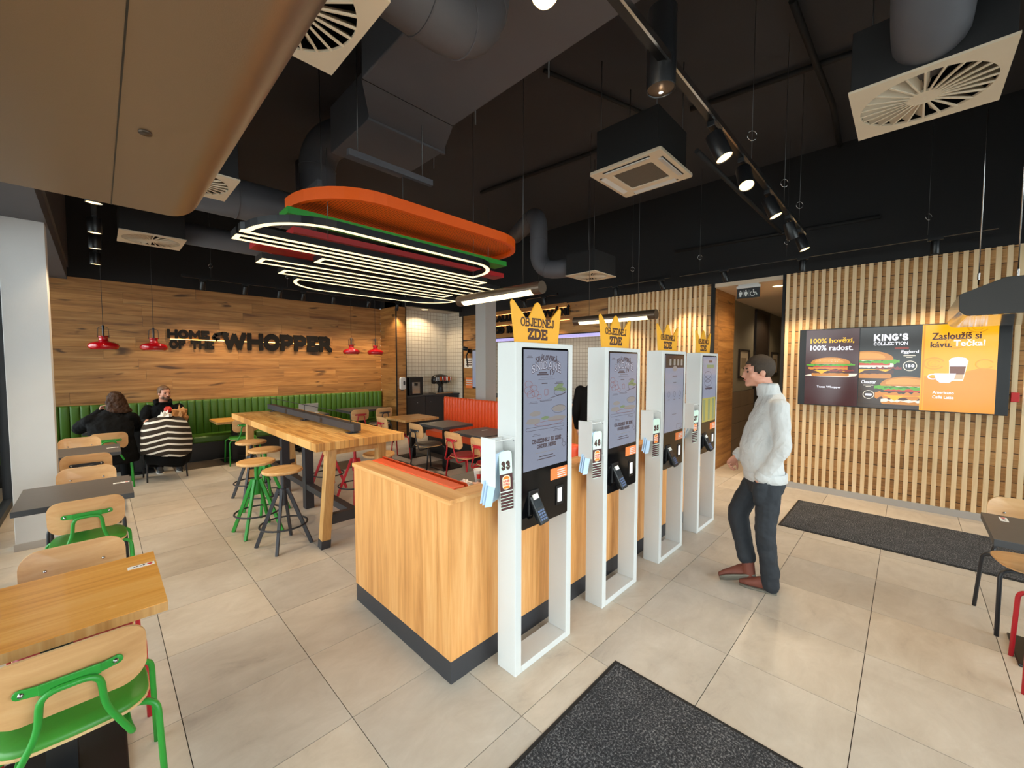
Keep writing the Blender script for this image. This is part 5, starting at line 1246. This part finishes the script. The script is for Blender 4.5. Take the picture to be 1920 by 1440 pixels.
D.p('cream', [(1.435, .37), (1.545, .37), (1.58, .60), (1.43, .60)]); D.p('milk', [(1.445, .39), (1.54, .39), (1.55, .46), (1.44, .46)]); D.p('coffee', [(1.440, .445), (1.551, .445), (1.562, .535), (1.437, .535)]); D.p('cup', [(1.436, .535), (1.564, .535), (1.575, .60), (1.56, .63), (1.50, .645), (1.445, .63), (1.428, .60)])
D.p('cup', [(1.315, .455), (1.49, .455), (1.475, .385), (1.44, .345), (1.365, .345), (1.33, .385)])
o_ = arc(1.305, .415, .045, .035, 60, 300, 12); i_ = arc(1.305, .415, .03, .022, 60, 300, 12)
for i in range(12): D.p('cup', [o_[i], o_[i+1], i_[i+1], i_[i]])
D.t('white', 'Americano', 1.31, .215, .17, .034, .03); D.t('white', 'Caffé Latte', 1.31, .16, .17, .036, .03); D.done()
tag(MB().box(6.88, -.86, 1.37, 6.925, -.80, 1.47).build('alarm_button', mat('alarm_red', '#c01a1a', .4), bevel=.004), 'small red alarm box on the slatted wall at the right edge', 'alarm button')
# ------------------------------------------------------------------ drinks station
cb = thing('drinks_cabinet', 'dark cabinet under the drinks dispensers in the tiled niche', 'cabinet', (0, 0, 0))
MB().box(5.31, 8.86, 0, 6.94, 9.37, .95).build('body', m_blackp, cb, bevel=.003); MB().box(5.30, 8.82, .95, 6.945, 9.375, .985).build('worktop', m_dgrey, cb, bevel=.003)
for i in range(3):
    d = MB().box(5.315+i*.543, 8.842, .06, 5.315+i*.543+.535, 8.86, .945).build('door', m_blk, cb, bevel=.003)
    MB().lathe([(.012, 0), (.012, .006), (0, .008)], 12, (5.62+i*.4, 8.842, .80), (0, -1, 0)).build('lock', m_chrome, d)
wd = thing('water_dispenser', 'black box-shaped water dispenser on the cabinet', 'dispenser', (5.62, 9.02, .985))
MB().box(-.2, -.13, 0, .2, .2, .46).build('casing', m_blackp, wd, bevel=.015); MB().box(-.12, -.14, .04, .10, -.125, .33).build('bay', m_chrome, wd, bevel=.004); MB().box(-.06, -.165, .24, .02, -.13, .31).build('spout', m_blackp, wd, bevel=.005); MB().box(-.11, -.18, .03, .09, -.12, .045).build('drip_tray', m_dgrey, wd)
sd = thing('drinks_dispenser', 'black soda fountain with a row of taps on the cabinet', 'dispenser', (6.44, 9.0, .985))
MB().box(-.27, -.16, 0, .30, .16, .035).build('drip_tray', m_chrome, sd, bevel=.005); MB().lathe([(.09, .03), (.075, .1), (.06, .2), (.1, .3)], 20).build('pedestal', m_blackp, sd)
MB().loft([((-.27, 0, .36), .09, .05, (0, 0, 1), (0, 1, 0)), ((-.2, 0, .38), .12, .1, (0, 0, 1), (0, 1, 0)), ((0, 0, .40), .12, .13, (0, 0, 1), (0, 1, 0)), ((.2, 0, .38), .11, .1, (0, 0, 1), (0, 1, 0)), ((.28, 0, .35), .07, .05, (0, 0, 1), (0, 1, 0))], 18).build('head', m_blackp, sd)
MB().box(-.24, -.125, .33, .27, -.10, .36).build('chrome_band', m_chrome, sd, bevel=.004)
for i in range(8):
    t_ = MB().box(-.235+i*.065, -.15, .35, -.19+i*.065, -.11, .45).build('tap', [m_red, m_paper, m_orangep, m_chrome][i % 4] if i > 1 else m_chrome, sd, bevel=.004)
    MB().tube([(-.212+i*.065, -.13, .35), (-.212+i*.065, -.135, .26)], .012, 8).build('nozzle', m_blackp, t_)
hs = thing('sanitizer_dispenser', 'white hand sanitizer dispenser on the wood strip by the niche', 'dispenser', (5.165, 8.815, 1.30))
MB().poly(XF((0, 0, 0)), rrect(-.075, -.15, .075, .15, .045), 0, .07).build('body', m_whiteb, hs, bevel=.012); MB().poly(XF((0, 0, 0)), rrect(.0, -.04, .05, .06, .02), .07, .074).build('window', m_dgrey, hs); MB().box(-.03, -.055, -.165, .03, -.01, -.15).build('nozzle', m_dgrey, hs)
for z, m, t in ((1.80, m_paper, 'white notice'), (1.27, m_orange_st, 'orange notice')):
    hgt = .13 if m is m_paper else .14
    r = thing('wall_notice', t+' on the wood wall left of the grey post', 'notice', (6.935, 8.40, z), 0); MB().box(-.004, -.19 if m is m_paper else -.14, -hgt, 0, .19 if m is m_paper else .14, hgt).build('sheet', m, r)
    mb = MB()
    for k in range(3): mb.box(-.0055, -.13, .06-k*.06, -.0045, .13-.03*(k % 2), .085-k*.06)
    mb.build('print', m_ink if m is m_paper else m_whiteb, r)
tag(MB().box(6.72, 8.04, .72, 6.93, 8.35, .86).build('paper_box', m_whiteb, bevel=.006), 'white box beside the grey post under the notices', 'box')
cm = thing('camera_arm', 'small black camera bracket on the wood wall by the post', 'camera', (6.92, 8.33, 2.12)); MB().box(-.06, -.05, -.06, 0, .05, .06).tube([(-.05, 0, 0), (-.18, -.06, -.12), (-.16, -.1, -.42)], .02, 8).build('arm', m_blackp, cm); MB().lathe([(.05, 0), (.06, .12), (0, .13)], 12, (-.1, 0, .05), (-1, .5, .2)).build('camera_head', m_blackp, cm)
ms = thing('order_screen', 'upright lit screen edge beside the grey post', 'screen', (6.78, 7.98, 1.65)); MB().box(0, -.1, -.05, .17, .1, .05).build('wall_bracket', m_blackp, ms); MB().box(-.03, -.3, -.5, .0, .06, .5).build('housing', m_blackp, ms, bevel=.004); MB().box(-.034, -.28, -.47, -.031, .05, .47).build('display', scr_bg, ms)
mr = thing('menu_board_row', 'thin lit row of menu screens below the wooden beam', 'screen', (6.99, 5.6, 2.37))
for i in range(5): MB().box(-.05, -1.4+i*.7, -.035, .03, -.72+i*.7, .03).build('menu_board', screen('menu_strip', '#b9aee6', .9), mr, bevel=.003)
oc = thing('order_counter', 'kitchen order counter behind the kiosks', 'counter', (0, 0, 0)); MB().box(6.95, 4.3, 0, 7.5, 7.9, .95).build('front', m_lam, oc); MB().box(6.9, 4.28, .95, 7.52, 7.95, .99).build('worktop', m_dark_edge, oc, bevel=.003)
# ------------------------------------------------------------------ small things on tables
cup = thing('paper_cup', 'white paper cup on the dark table inside the partition', 'cup', (2.27, 2.62, .755)); MB().lathe([(0, .0), (.034, 0), (.046, .105), (.048, .108), (.044, .108), (.042, .1), (0, .02)], 24).build('cup_wall', m_paper, cup)
mb = MB(); mb.add([Vector((math.cos(a)*(.0352+.1143*z), math.sin(a)*(.0352+.1143*z), z)) for z in (.035, .075) for a in [math.radians(200+6*k) for k in range(9)]], [(k, k+1, 9+k+1, 9+k) for k in range(8)]); mb.build('logo_patch', m_logo_r, cup)
def crumple(name, label, loc, r_, m, seed, flat=.6, cat='wrapper', group='crumpled wrappers'):
    g = random.Random(seed); bm = bmesh.new(); bmesh.ops.create_icosphere(bm, subdivisions=3, radius=r_)
    for v in bm.verts:
        k = 1+.34*math.sin(9*v.co.x/r_+seed)*math.cos(7*v.co.y/r_)+g.uniform(-.16, .16); v.co *= k; v.co.z = max(v.co.z*flat, -r_*flat*.7)
    zmin = min(v.co.z for v in bm.verts)
    for v in bm.verts: v.co.z -= zmin
    me = bpy.data.meshes.new(name); bm.to_mesh(me); bm.free(); me.materials.append(m); o = bpy.data.objects.new(name, me); COL.objects.link(o); o.location = loc; return tag(o, label, cat, group)
crumple('crumpled_wrapper', 'crumpled white wrapper left of the paper cup', (2.10, 2.60, .755), .05, m_paper, 3, .6); crumple('crumpled_wrapper', 'flattened wrapper scrap nearest the partition ledge', (2.02+.06, 2.50, .755), .045, m_paper, 5, .35)
crumple('crumpled_napkin', 'beige napkin between the wrapper and the cup', (2.19, 2.55, .755), .05, m_skin2, 8, .25)
crumple('crumpled_wrapper', 'white food wrapper in front of the seated man', (.57, 8.80, .755), .085, m_paper, 11, .6); crumple('crumpled_wrapper', 'pale wrapper with yellow print before the seated man', (.76, 8.82, .755), .10, m_paper, 12, 1.2); crumple('crumpled_wrapper', 'yellow paper scrap under the food wrappers', (.66, 8.74, .755), .06, m_yellow, 15, .5)
bag = crumple('paper_bag', 'brown paper bag on the table beside the seated man', (.94, 8.84, .755), .12, m_kraft, 14, 1.3, 'bag', None)
lt = thing('table_sign', 'plain grey panel standing on the table behind the high table', 'sign', (3.02, 8.86, .755)); MB().obox((0, 0, .10), (.19, .006, .10), (1, 0, 0), (0, 1, .2), (0, -.2, 1)).build('panel', m_colm, lt, bevel=.003); MB().box(-.17, -.12, 0, .17, .02, .012).build('foot', m_colm, lt, bevel=.003)
# ------------------------------------------------------------------ people
def V(*a): return Vector(a)
def limb(mb, pts, rad, n=12):
    P = fillet(pts, .06, 3); L = [0]
    for a, b in zip(P, P[1:]): L.append(L[-1]+(b-a).length)
    Q = [Vector(p) for p in pts]; K = [0]
    for a, b in zip(Q, Q[1:]): K.append(K[-1]+(b-a).length)
    R = []
    for l in L:
        t = l/L[-1]*K[-1]; i = min(max(k for k in range(len(K)) if K[k] <= t+1e-6), len(K)-2); u = (t-K[i])/(K[i+1]-K[i]); R.append(rad[i]*(1-u)+rad[i+1]*u)
    mb.tube(P, R, n); mb.ball(P[0], R[0], n=10, m=6); mb.ball(P[-1], R[-1], n=10, m=6)
def hand(mb, w_, d, nrm, curl=.5, side=1, k=1.0):
    """palm and five fingers from wrist w_, pointing along d, closing towards nrm; side=+1 puts the thumb on d x nrm"""
    w_ = Vector(w_); d = Vector(d).normalized(); nrm = Vector(nrm); nrm = (nrm-d*nrm.dot(d)).normalized(); s = d.cross(nrm)*side
    mb.loft([(w_-d*.02, .026*k, .021*k, s, nrm), (w_+d*.015*k, .031*k, .019*k, s, nrm), (w_+d*.05*k, .040*k, .017*k, s, nrm), (w_+d*.088*k, .041*k, .014*k, s, nrm), (w_+d*.096*k, .036*k, .010*k, s, nrm)], 14, 2.6)
    for i, L in enumerate((.068, .078, .073, .056)):
        p = w_+d*(.086*k)+s*((.030-.020*i)*k); ang = 0.; pts = [p-d*.01]; seg = (.42, .32, .26)
        pts.append(p)
        for q in range(3):
            ang += curl*(.95 if q else .75)*(1+.06*i); p = p+(d*math.cos(ang)+nrm*math.sin(ang))*(L*k*seg[q]); pts.append(p)
        mb.tube(pts, [.0092*k, .0092*k, .0088*k, .008*k, .0066*k], 8); mb.ball(pts[-1], .0066*k, n=8, m=5)
    p = w_+d*(.028*k)+s*(.028*k); q = p+(s*.7+d*.6+nrm*.35).normalized()*(.042*k); r_ = q+(s*.15+d*.85+nrm*.5).normalized()*(.03*k)
    mb.tube([p, q, r_], [.0125*k, .0105*k, .008*k], 8); mb.ball(r_, .008*k, n=8, m=5)
def turned(a, tilt=0.): return Matrix.Rotation(a, 3, 'Z') @ Matrix.Rotation(tilt, 3, 'X')
def head(mb, c, R, neck_to, nr=.058, k=1.0):
    c = Vector(c); T = lambda x, y, z: c+R @ Vector((x*k, y*k, z*k)); B = lambda x, y, z, a, b, d: mb.ball(T(x, y, z), a*k, b*k, d*k, 18, 12, R)
    B(0, -.012, .028, .076, .098, .093); B(0, .030, -.018, .066, .068, .088); B(0, .038, -.070, .050, .055, .045); B(0, .075, -.098, .026, .022, .02)
    B(0, .072, .028, .056, .026, .022); B(0, .098, -.022, .012, .016, .030); B(0, .110, -.038, .015, .014, .011); B(0, .086, -.062, .025, .014, .012)
    for s in (-1, 1): B(s*.046, .062, -.028, .022, .022, .024); B(s*.074, -.008, -.012, .009, .020, .031); B(s*.050, .010, -.068, .02, .04, .025)
    limb(mb, [T(0, -.022, -.05), neck_to], [nr*k*.98, nr*k*1.08])
def face(par, c, R, k=1.0, brow=m_hair):
    c = Vector(c); T = lambda x, y, z: c+R @ Vector((x*k, y*k, z*k))
    for s in (-1, 1):
        MB().ball(T(s*.031, .084, .000), .0125*k, .008*k, .0085*k, 10, 6, R).build('eye', m_eye, par)
        MB().ball(T(s*.032, .092, .024), .022*k, .007*k, .005*k, 10, 6, R).build('eyebrow', brow, par)
    MB().ball(T(0, .099, -.064), .021*k, .006*k, .006*k, 12, 6, R).build('mouth', m_lip, par)
def hair_shell(par, c, R, keep, m, sx=.083, sy=.106, sz=.102, k=1.0, off=(0, -.014, .03), name='hair'):
    c = Vector(c); mb = MB(); mb.ball((0, 0, 0), sx*k, sy*k, sz*k, 28, 20); off = Vector(off)*k
    fs = [f for f in mb.f if keep((sum((Vector(mb.v[i]) for i in f), Vector())/4+off)/k)]
    rn = random.Random(3); vs = [c+R @ (Vector(v)*(1+rn.uniform(-.015, .02))+off) for v in mb.v]
    o = MB().add(vs, fs, True).build(name, m, par); so = o.modifiers.new('thick', 'SOLIDIFY'); so.thickness = .012; so.offset = -1.; return o
def remesh(o, vox, it=6):
    r_ = o.modifiers.new('blend', 'REMESH'); r_.mode = 'VOXEL'; r_.voxel_size = vox; r_.use_smooth_shade = True
    s = o.modifiers.new('soft', 'SMOOTH'); s.iterations = it; s.factor = .5; return o
def folds(o, size, strength):
    tx = bpy.data.textures.new('folds', 'CLOUDS'); tx.noise_scale = size; tx.noise_depth = 2
    d = o.modifiers.new('folds', 'DISPLACE'); d.texture = tx; d.strength = strength; d.mid_level = .5; d.texture_coords = 'LOCAL'; return o
def boot(mb, sole, heel, toe, roll=(0, 0, 1), k=1.0):
    heel = Vector(heel); toe = Vector(toe); d = (toe-heel).normalized(); u = Vector(roll); u = (u-d*u.dot(d)).normalized(); s = d.cross(u); L = (toe-heel).length
    S = [(0, .030, .040, .040), (.12, .036, .052, .052), (.35, .036, .048, .048), (.6, .044, .036, .036), (.82, .042, .027, .027), (1, .022, .018, .018)]
    mb.loft([(heel+d*(L*t)+u*(.014+h), w_*k, h*k, s, u) for t, w_, h, _ in S], 16, 2.4)
    sole.loft([(heel+d*(L*t-.004)+u*.008, (w_+.005)*k, .010, s, u) for t, w_, h, _ in S], 16, 3.)

# --- the man in the light sweater
pm = thing('person', 'person in pale grey turtleneck and dark trousers standing with a hand in a pocket', 'person', (3.64, .80, 0), math.radians(27))
HC = V(0, .045, 1.715); HR = turned(.06, -.04)
b = MB(); head(b, HC, HR, V(0, -.03, 1.52))
b.loft([(V(0, -.02, .90), .15, .10), (V(0, 0, 1.1), .155, .12), (V(0, -.02, 1.3), .17, .115), (V(0, -.04, 1.46), .15, .09), (V(0, -.035, 1.53), .07, .065)], 18)
AL = [V(-.17, -.055, 1.455), V(-.222, -.075, 1.145), V(-.152, .055, .895)]; AR = [V(.17, -.05, 1.455), V(.245, -.05, 1.16), V(.15, .15, 1.00)]
for A in (AL, AR): limb(b, A, [.05, .042, .032])
hand(b, AL[2]+V(.006, -.008, -.005), (.16, -.06, -1), (.9, 0, .1), .3, 1); hand(b, AR[2], (-.25, .6, -.7), (-.7, -.5, .0), .95, -1)
LL = [V(-.09, -.03, .88), V(-.105, -.005, .48), V(-.085, -.06, .09)]; LR = [V(.09, -.02, .88), V(.075, .150, .56), V(-.0, .085, .20)]
for A in (LL, LR): limb(b, A, [.075, .05, .04])
body = remesh(b.build('body', m_skin, pm), .006); face(body, HC, HR)
hair_shell(body, HC, HR, lambda v: v.z > .012 + .55*max(v.y-.02, 0) + (.02 if v.y > .06 else 0) - (.065 if v.y < -.03 else 0) - .03*(abs(v.x) > .06), m_hair)
b = MB(); b.loft([(V(0, -.022, .88), .170, .132), (V(0, -.018, .91), .174, .138), (V(0, .008, 1.0), .174, .145), (V(0, .018, 1.12), .174, .142), (V(0, .0, 1.25), .178, .128), (V(0, -.03, 1.38), .184, .112), (V(0, -.046, 1.46), .172, .10), (V(0, -.048, 1.52), .115, .085), (V(0, -.035, 1.55), .078, .078)], 24)
for A in (AL, AR): limb(b, [A[0], A[1], A[1].lerp(A[2], .93)], [.066, .055, .046])
sw = folds(remesh(b.build('sweater', m_sweat, body), .008, 8), .09, .022)
MB().loft([(V(0, -.035, 1.525), .085, .085), (V(0, -.028, 1.56), .078, .08), (V(0, -.018, 1.605), .074, .078), (V(0, -.012, 1.625), .073, .077), (V(0, -.014, 1.61), .066, .07)], 24, caps=False).build('collar', m_sweat, sw)
for A in (AL, AR):
    d = (A[2]-A[1]).normalized(); x, y = frame(d); MB().loft([(A[2]-d*.065, .050, .050, x, y), (A[2]-d*.06, .053, .053, x, y), (A[2]-d*.01, .047, .047, x, y), (A[2]-d*.0, .042, .042, x, y), (A[2]-d*.012, .034, .034, x, y)], 18, caps=False).build('cuff', m_sweat, sw)
MB().loft([(V(0, -.024, .862), .172, .134), (V(0, -.024, .868), .184, .146), (V(0, -.020, .925), .186, .149), (V(0, -.018, .935), .176, .140)], 28, caps=False).build('hem_band', m_sweat, sw)
b = MB(); b.loft([(V(0, -.02, .97), .15, .105), (V(0, -.025, .91), .156, .115), (V(0, -.032, .85), .168, .130), (V(0, -.03, .76), .14, .11)], 22)
limb(b, LL, [.094, .072, .060]); limb(b, [LL[2]+V(0, .01, .12), LL[2]+V(0, .0, -.03)], [.066, .064]); limb(b, [LR[0], LR[1], LR[1].lerp(LR[2], .9)], [.098, .080, .064]); limb(b, [LR[1].lerp(LR[2], .75), LR[1].lerp(LR[2], .94)], [.066, .066])
limb(b, [V(-.138, .045, .845), V(-.12, .04, .73)], [.056, .05]); folds(remesh(b.build('trousers', m_trous, body), .008, 8), .08, .02)
b = MB(); so = MB(); boot(b, so, (-.09, -.10, .0), (-.015, .14, .0)); limb(b, [V(-.083, -.065, .05), V(-.085, -.06, .12)], [.044, .044])
o = remesh(b.build('boot', m_boot, body), .006, 3); so.build('boot_sole', m_sole, o)
b = MB(); so = MB(); boot(b, so, (-.03, .03, .075), (-.02, .285, .022), (.75, .1, .66)); limb(b, [V(-.01, .07, .10), V(.0, .085, .23)], [.046, .046])
o = remesh(b.build('boot', m_boot, body), .006, 3); so.build('boot_sole', m_sole, o)

# --- the woman with her back to us
pw = thing('person', 'person with long brown hair in a black coat seated with their back to us', 'person', (.10, 8.10, 0), 0)
HC = V(.06, .19, 1.215); HR = turned(.15, -.25); b = MB(); head(b, HC, HR, V(.02, .12, 1.03), .05, .95)
b.loft([(V(0, -.04, .50), .16, .12), (V(0, -.02, .7), .14, .11), (V(0, .06, .93), .17, .1), (V(0, .11, 1.03), .08, .07)], 18)
AL = [V(-.19, .08, .97), V(-.34, .26, .83), V(-.10, .34, 1.06)]; AR = [V(.20, .08, .97), V(.30, .26, .80), V(.14, .50, .80)]
for A in (AL, AR): limb(b, A, [.045, .038, .03])
hand(b, AL[2], (.25, -.1, 1), (.6, -.5, .2), .6, 1, .9); hand(b, AR[2], (-.2, .9, -.1), (0, 0, -1), .3, -1, .9)
LL = [V(-.10, .0, .52), V(-.12, .42, .52), V(-.12, .38, .09)]; LR = [V(.10, .0, .52), V(.12, .42, .52), V(.14, .30, .09)]
for A in (LL, LR): limb(b, A, [.07, .052, .04])
body = remesh(b.build('body', m_skin2, pw), .007); face(body, HC, HR, .95, m_hair2)
hs_ = MB(); T = lambda x, y, z: HC+HR @ V(x, y, z)
hs_.ball(T(0, -.02, .03), .100, .112, .112, 20, 14, HR); ex, ey = HR @ V(1, 0, 0), HR @ V(0, 1, 0); hs_.loft([(T(0, -.02, .1), .06, .07, ex, ey), (T(0, -.025, .04), .10, .11, ex, ey), (T(0, -.04, -.04), .118, .10, ex, ey), (T(.01, -.06, -.11), .132, .085, ex, ey), (T(.015, -.08, -.17), .135, .07, ex, ey), (T(.02, -.09, -.20), .11, .05, ex, ey)], 22)
folds(remesh(hs_.build('hair', m_hair2, body), .007, 4), .05, .04)
b = MB(); b.loft([(V(.03, -.09, .36), .25, .17), (V(.02, -.07, .46), .26, .20), (V(.01, -.06, .6), .235, .18), (V(0, -.02, .78), .235, .17), (V(0, .04, .92), .25, .145), (V(0, .09, 1.01), .21, .12), (V(.02, .12, 1.07), .12, .10), (V(.03, .13, 1.10), .085, .085)], 24)
for A in (AL, AR): limb(b, A, [.095, .08, .055])
folds(remesh(b.build('coat', m_coat, body), .009, 8), .11, .04)
b = MB(); b.loft([(V(0, -.02, .58), .17, .13), (V(0, .0, .47), .18, .16)], 18); limb(b, LL, [.09, .07, .055]); limb(b, LR, [.09, .07, .055]); remesh(b.build('trousers', m_coat, body), .009, 6)
for A in (LL, LR):
    b = MB(); so = MB(); boot(b, so, A[2]+V(0, -.06, -.09), A[2]+V(0, .19, -.09), k=.9); o = remesh(b.build('shoe', m_coat, body), .008, 3); so.build('shoe_sole', m_sole, o)

# --- the bearded man on the bench
pb = thing('person', 'bearded person in a black jacket with a red badge seated on the green bench', 'person', (.765, 9.22, 0), PI)
HC = V(-.01, .10, 1.27); HR = turned(.42, -.06); b = MB(); head(b, HC, HR, V(0, .02, 1.07))
b.loft([(V(0, -.03, .48), .17, .12), (V(0, -.02, .7), .16, .12), (V(0, 0, .95), .18, .11), (V(0, .02, 1.06), .08, .07)], 18)
AR = [V(.20, .0, .99), V(.27, .10, .77), V(.235, .33, .83)]; AL = [V(-.20, .0, .99), V(-.28, .12, .77), V(-.13, .34, .83)]
for A in (AL, AR): limb(b, A, [.05, .042, .032])
hand(b, AR[2], (-.15, .8, .0), (0, .1, -1), .5, -1); hand(b, AL[2], (.2, .8, .1), (.3, 0, -1), .5, 1)
LL = [V(-.10, .05, .53), V(-.13, .50, .53), V(-.12, .56, .09)]; LR = [V(.10, .05, .53), V(.13, .50, .53), V(.12, .52, .09)]
for A in (LL, LR): limb(b, A, [.08, .055, .042])
body = remesh(b.build('body', m_skin, pb), .007); face(body, HC, HR, 1, m_hair3)
hair_shell(body, HC, HR, lambda v: v.z > .035+.6*max(v.y+.0, 0) - (.09 if v.y < -.01 else 0) - .05*(abs(v.x) > .062 and v.y < .03), m_hair3)
bd = MB(); T = lambda x, y, z: HC+HR @ V(x, y, z)
bd.ball(T(0, .070, -.090), .042, .036, .034, 14, 10, HR)
for s in (-1, 1): bd.ball(T(s*.042, .042, -.075), .02, .036, .030, 12, 8, HR)
bd.ball(T(0, .102, -.052), .028, .008, .007, 12, 6, HR); bd.build('beard', m_beard, body)
b = MB(); b.loft([(V(0, -.03, .46), .21, .15), (V(0, -.02, .6), .205, .15), (V(0, 0, .78), .21, .145), (V(0, .0, .92), .22, .135), (V(0, .01, 1.01), .20, .115), (V(0, .02, 1.07), .12, .09), (V(0, .035, 1.11), .085, .085)], 24)
for A in (AL, AR): limb(b, [A[0], A[1], A[1].lerp(A[2], .85)], [.085, .068, .05])
b.tube([V(-.085, .10, 1.08), V(-.10, .0, 1.13), V(0, -.075, 1.15), V(.10, .0, 1.13), V(.085, .10, 1.08)], .035, 10)
jk = folds(remesh(b.build('jacket', m_coat, body), .008, 6), .09, .025)
MB().lathe([(0, .0), (.055, 0), (.055, .006), (0, .006)], 24, (-.05, .132, .985), (0, 1, .3)).build('badge', m_badge, jk)
b = MB(); b.loft([(V(0, -.02, .6), .16, .13), (V(0, .02, .47), .18, .15)], 18); limb(b, LL, [.09, .072, .058]); limb(b, LR, [.09, .072, .058]); remesh(b.build('trousers', m_coat, body), .009, 6)
for A in (LL, LR):
    b = MB(); so = MB(); boot(b, so, A[2]+V(0, -.06, -.09), A[2]+V(0, .2, -.09)); o = remesh(b.build('shoe', m_dgrey, body), .008, 3); so.build('shoe_sole', m_paper, o)

# --- the person behind the kiosks
pk = thing('person', 'person in a black jacket standing behind the gap between the first two kiosks', 'person', (5.19, 3.36, 0), math.radians(-62))
HC = V(0, .05, 1.63); HR = turned(-.1); b = MB(); head(b, HC, HR, V(0, -.02, 1.42))
b.loft([(V(0, 0, .86), .15, .12), (V(0, 0, 1.1), .15, .12), (V(0, -.01, 1.3), .17, .11), (V(0, -.02, 1.42), .08, .07)], 18)
AL = [V(-.20, -.02, 1.37), V(-.26, -.06, 1.06), V(-.25, .08, .80)]; AR = [V(.20, -.02, 1.37), V(.26, -.04, 1.06), V(.25, .05, .82)]
for A in (AL, AR): limb(b, A, [.05, .042, .032])
hand(b, AL[2], (0, .25, -.95), (.9, .1, 0), .3, 1); hand(b, AR[2], (0, .2, -.95), (-.9, .1, 0), .3, -1)
LL = [V(-.10, 0, .84), V(-.11, .01, .46), V(-.11, -.04, .09)]; LR = [V(.10, 0, .84), V(.11, .01, .46), V(.12, -.03, .09)]
for A in (LL, LR): limb(b, A, [.075, .05, .04])
body = remesh(b.build('body', m_skin2, pk), .007); face(body, HC, HR, 1, m_hair2)
hair_shell(body, HC, HR, lambda v: v.z > .02+.55*max(v.y, 0)-(.07 if v.y < -.03 else 0), m_hair2)
b = MB(); b.loft([(V(0, -.01, .78), .20, .15), (V(0, -.01, .95), .20, .155), (V(0, -.01, 1.15), .20, .15), (V(0, -.02, 1.3), .215, .14), (V(0, -.025, 1.39), .19, .115), (V(0, -.02, 1.45), .10, .09), (V(0, -.01, 1.49), .08, .08)], 24)
for A in (AL, AR): limb(b, [A[0], A[1], A[1].lerp(A[2], .94)], [.085, .068, .052])
remesh(b.build('jacket', m_coat, body), .009, 6)
b = MB(); b.loft([(V(0, 0, .9), .165, .13), (V(0, 0, .76), .16, .13)], 18); limb(b, LL, [.095, .075, .062]); limb(b, LR, [.095, .075, .062]); remesh(b.build('trousers', m_coat, body), .009, 6)
for A in (LL, LR):
    b = MB(); so = MB(); boot(b, so, A[2]+V(0, -.05, -.09), A[2]+V(0, .2, -.09)); o = remesh(b.build('shoe', m_coat, body), .008, 3); so.build('shoe_sole', m_sole, o)

# --- striped garment over the chair back
sgm = thing('striped_garment', 'dark brown knit garment with white stripes draped over a chair', 'garment', (.68, 8.03, 0), .05)
vs = []; n = 40; rows = [(.955, .10, .035, 0), (.945, .17, .06, 0), (.90, .235, .10, 0), (.82, .275, .135, -.01), (.72, .295, .155, -.02), (.62, .305, .165, -.03), (.52, .30, .17, -.03), (.45, .295, .17, -.03)]
for i, (z, rx, ry, dy) in enumerate(rows):
    for k in range(n):
        a = 2*PI*k/n; f = 1+.045*math.sin(5*a+i*.4)*min(1, i/3); low = -.09*max(0, math.cos(a+.9))*(i/7)**2+.05*max(0, math.cos(a-.4))*(i/7)**2
        vs.append((rx*f*math.copysign(abs(math.cos(a))**.8, math.cos(a)), dy+ry*f*math.sin(a), z+low+.012*math.sin(3*a+1)))
m_ = len(rows); mb = MB().add(vs, [(i*n+k, (i+1)*n+k, (i+1)*n+(k+1) % n, i*n+(k+1) % n) for i in range(m_-1) for k in range(n)]+[list(range(n))[::-1]][::-1], True)
o = mb.build('striped_knit', m_stripe, sgm); s_ = o.modifiers.new('thick', 'SOLIDIFY'); s_.thickness = .012
vs = []; rows = [(.60, .25, .13), (.48, .27, .15), (.36, .27, .15), (.28, .255, .14), (.24, .24, .13)]
for i, (z, rx, ry) in enumerate(rows):
    for k in range(n): a = 2*PI*k/n; f = 1+.06*math.sin(7*a+i*.6); vs.append((rx*f*math.cos(a)+.02, -.02+ry*f*math.sin(a), z+.04*math.sin(2*a+.5)*(i/4)))
m_ = len(rows); mb = MB().add(vs, [(i*n+k, (i+1)*n+k, (i+1)*n+(k+1) % n, i*n+(k+1) % n) for i in range(m_-1) for k in range(n)], True)
o = mb.build('dark_lining', m_coat, sgm); s_ = o.modifiers.new('thick', 'SOLIDIFY'); s_.thickness = .01
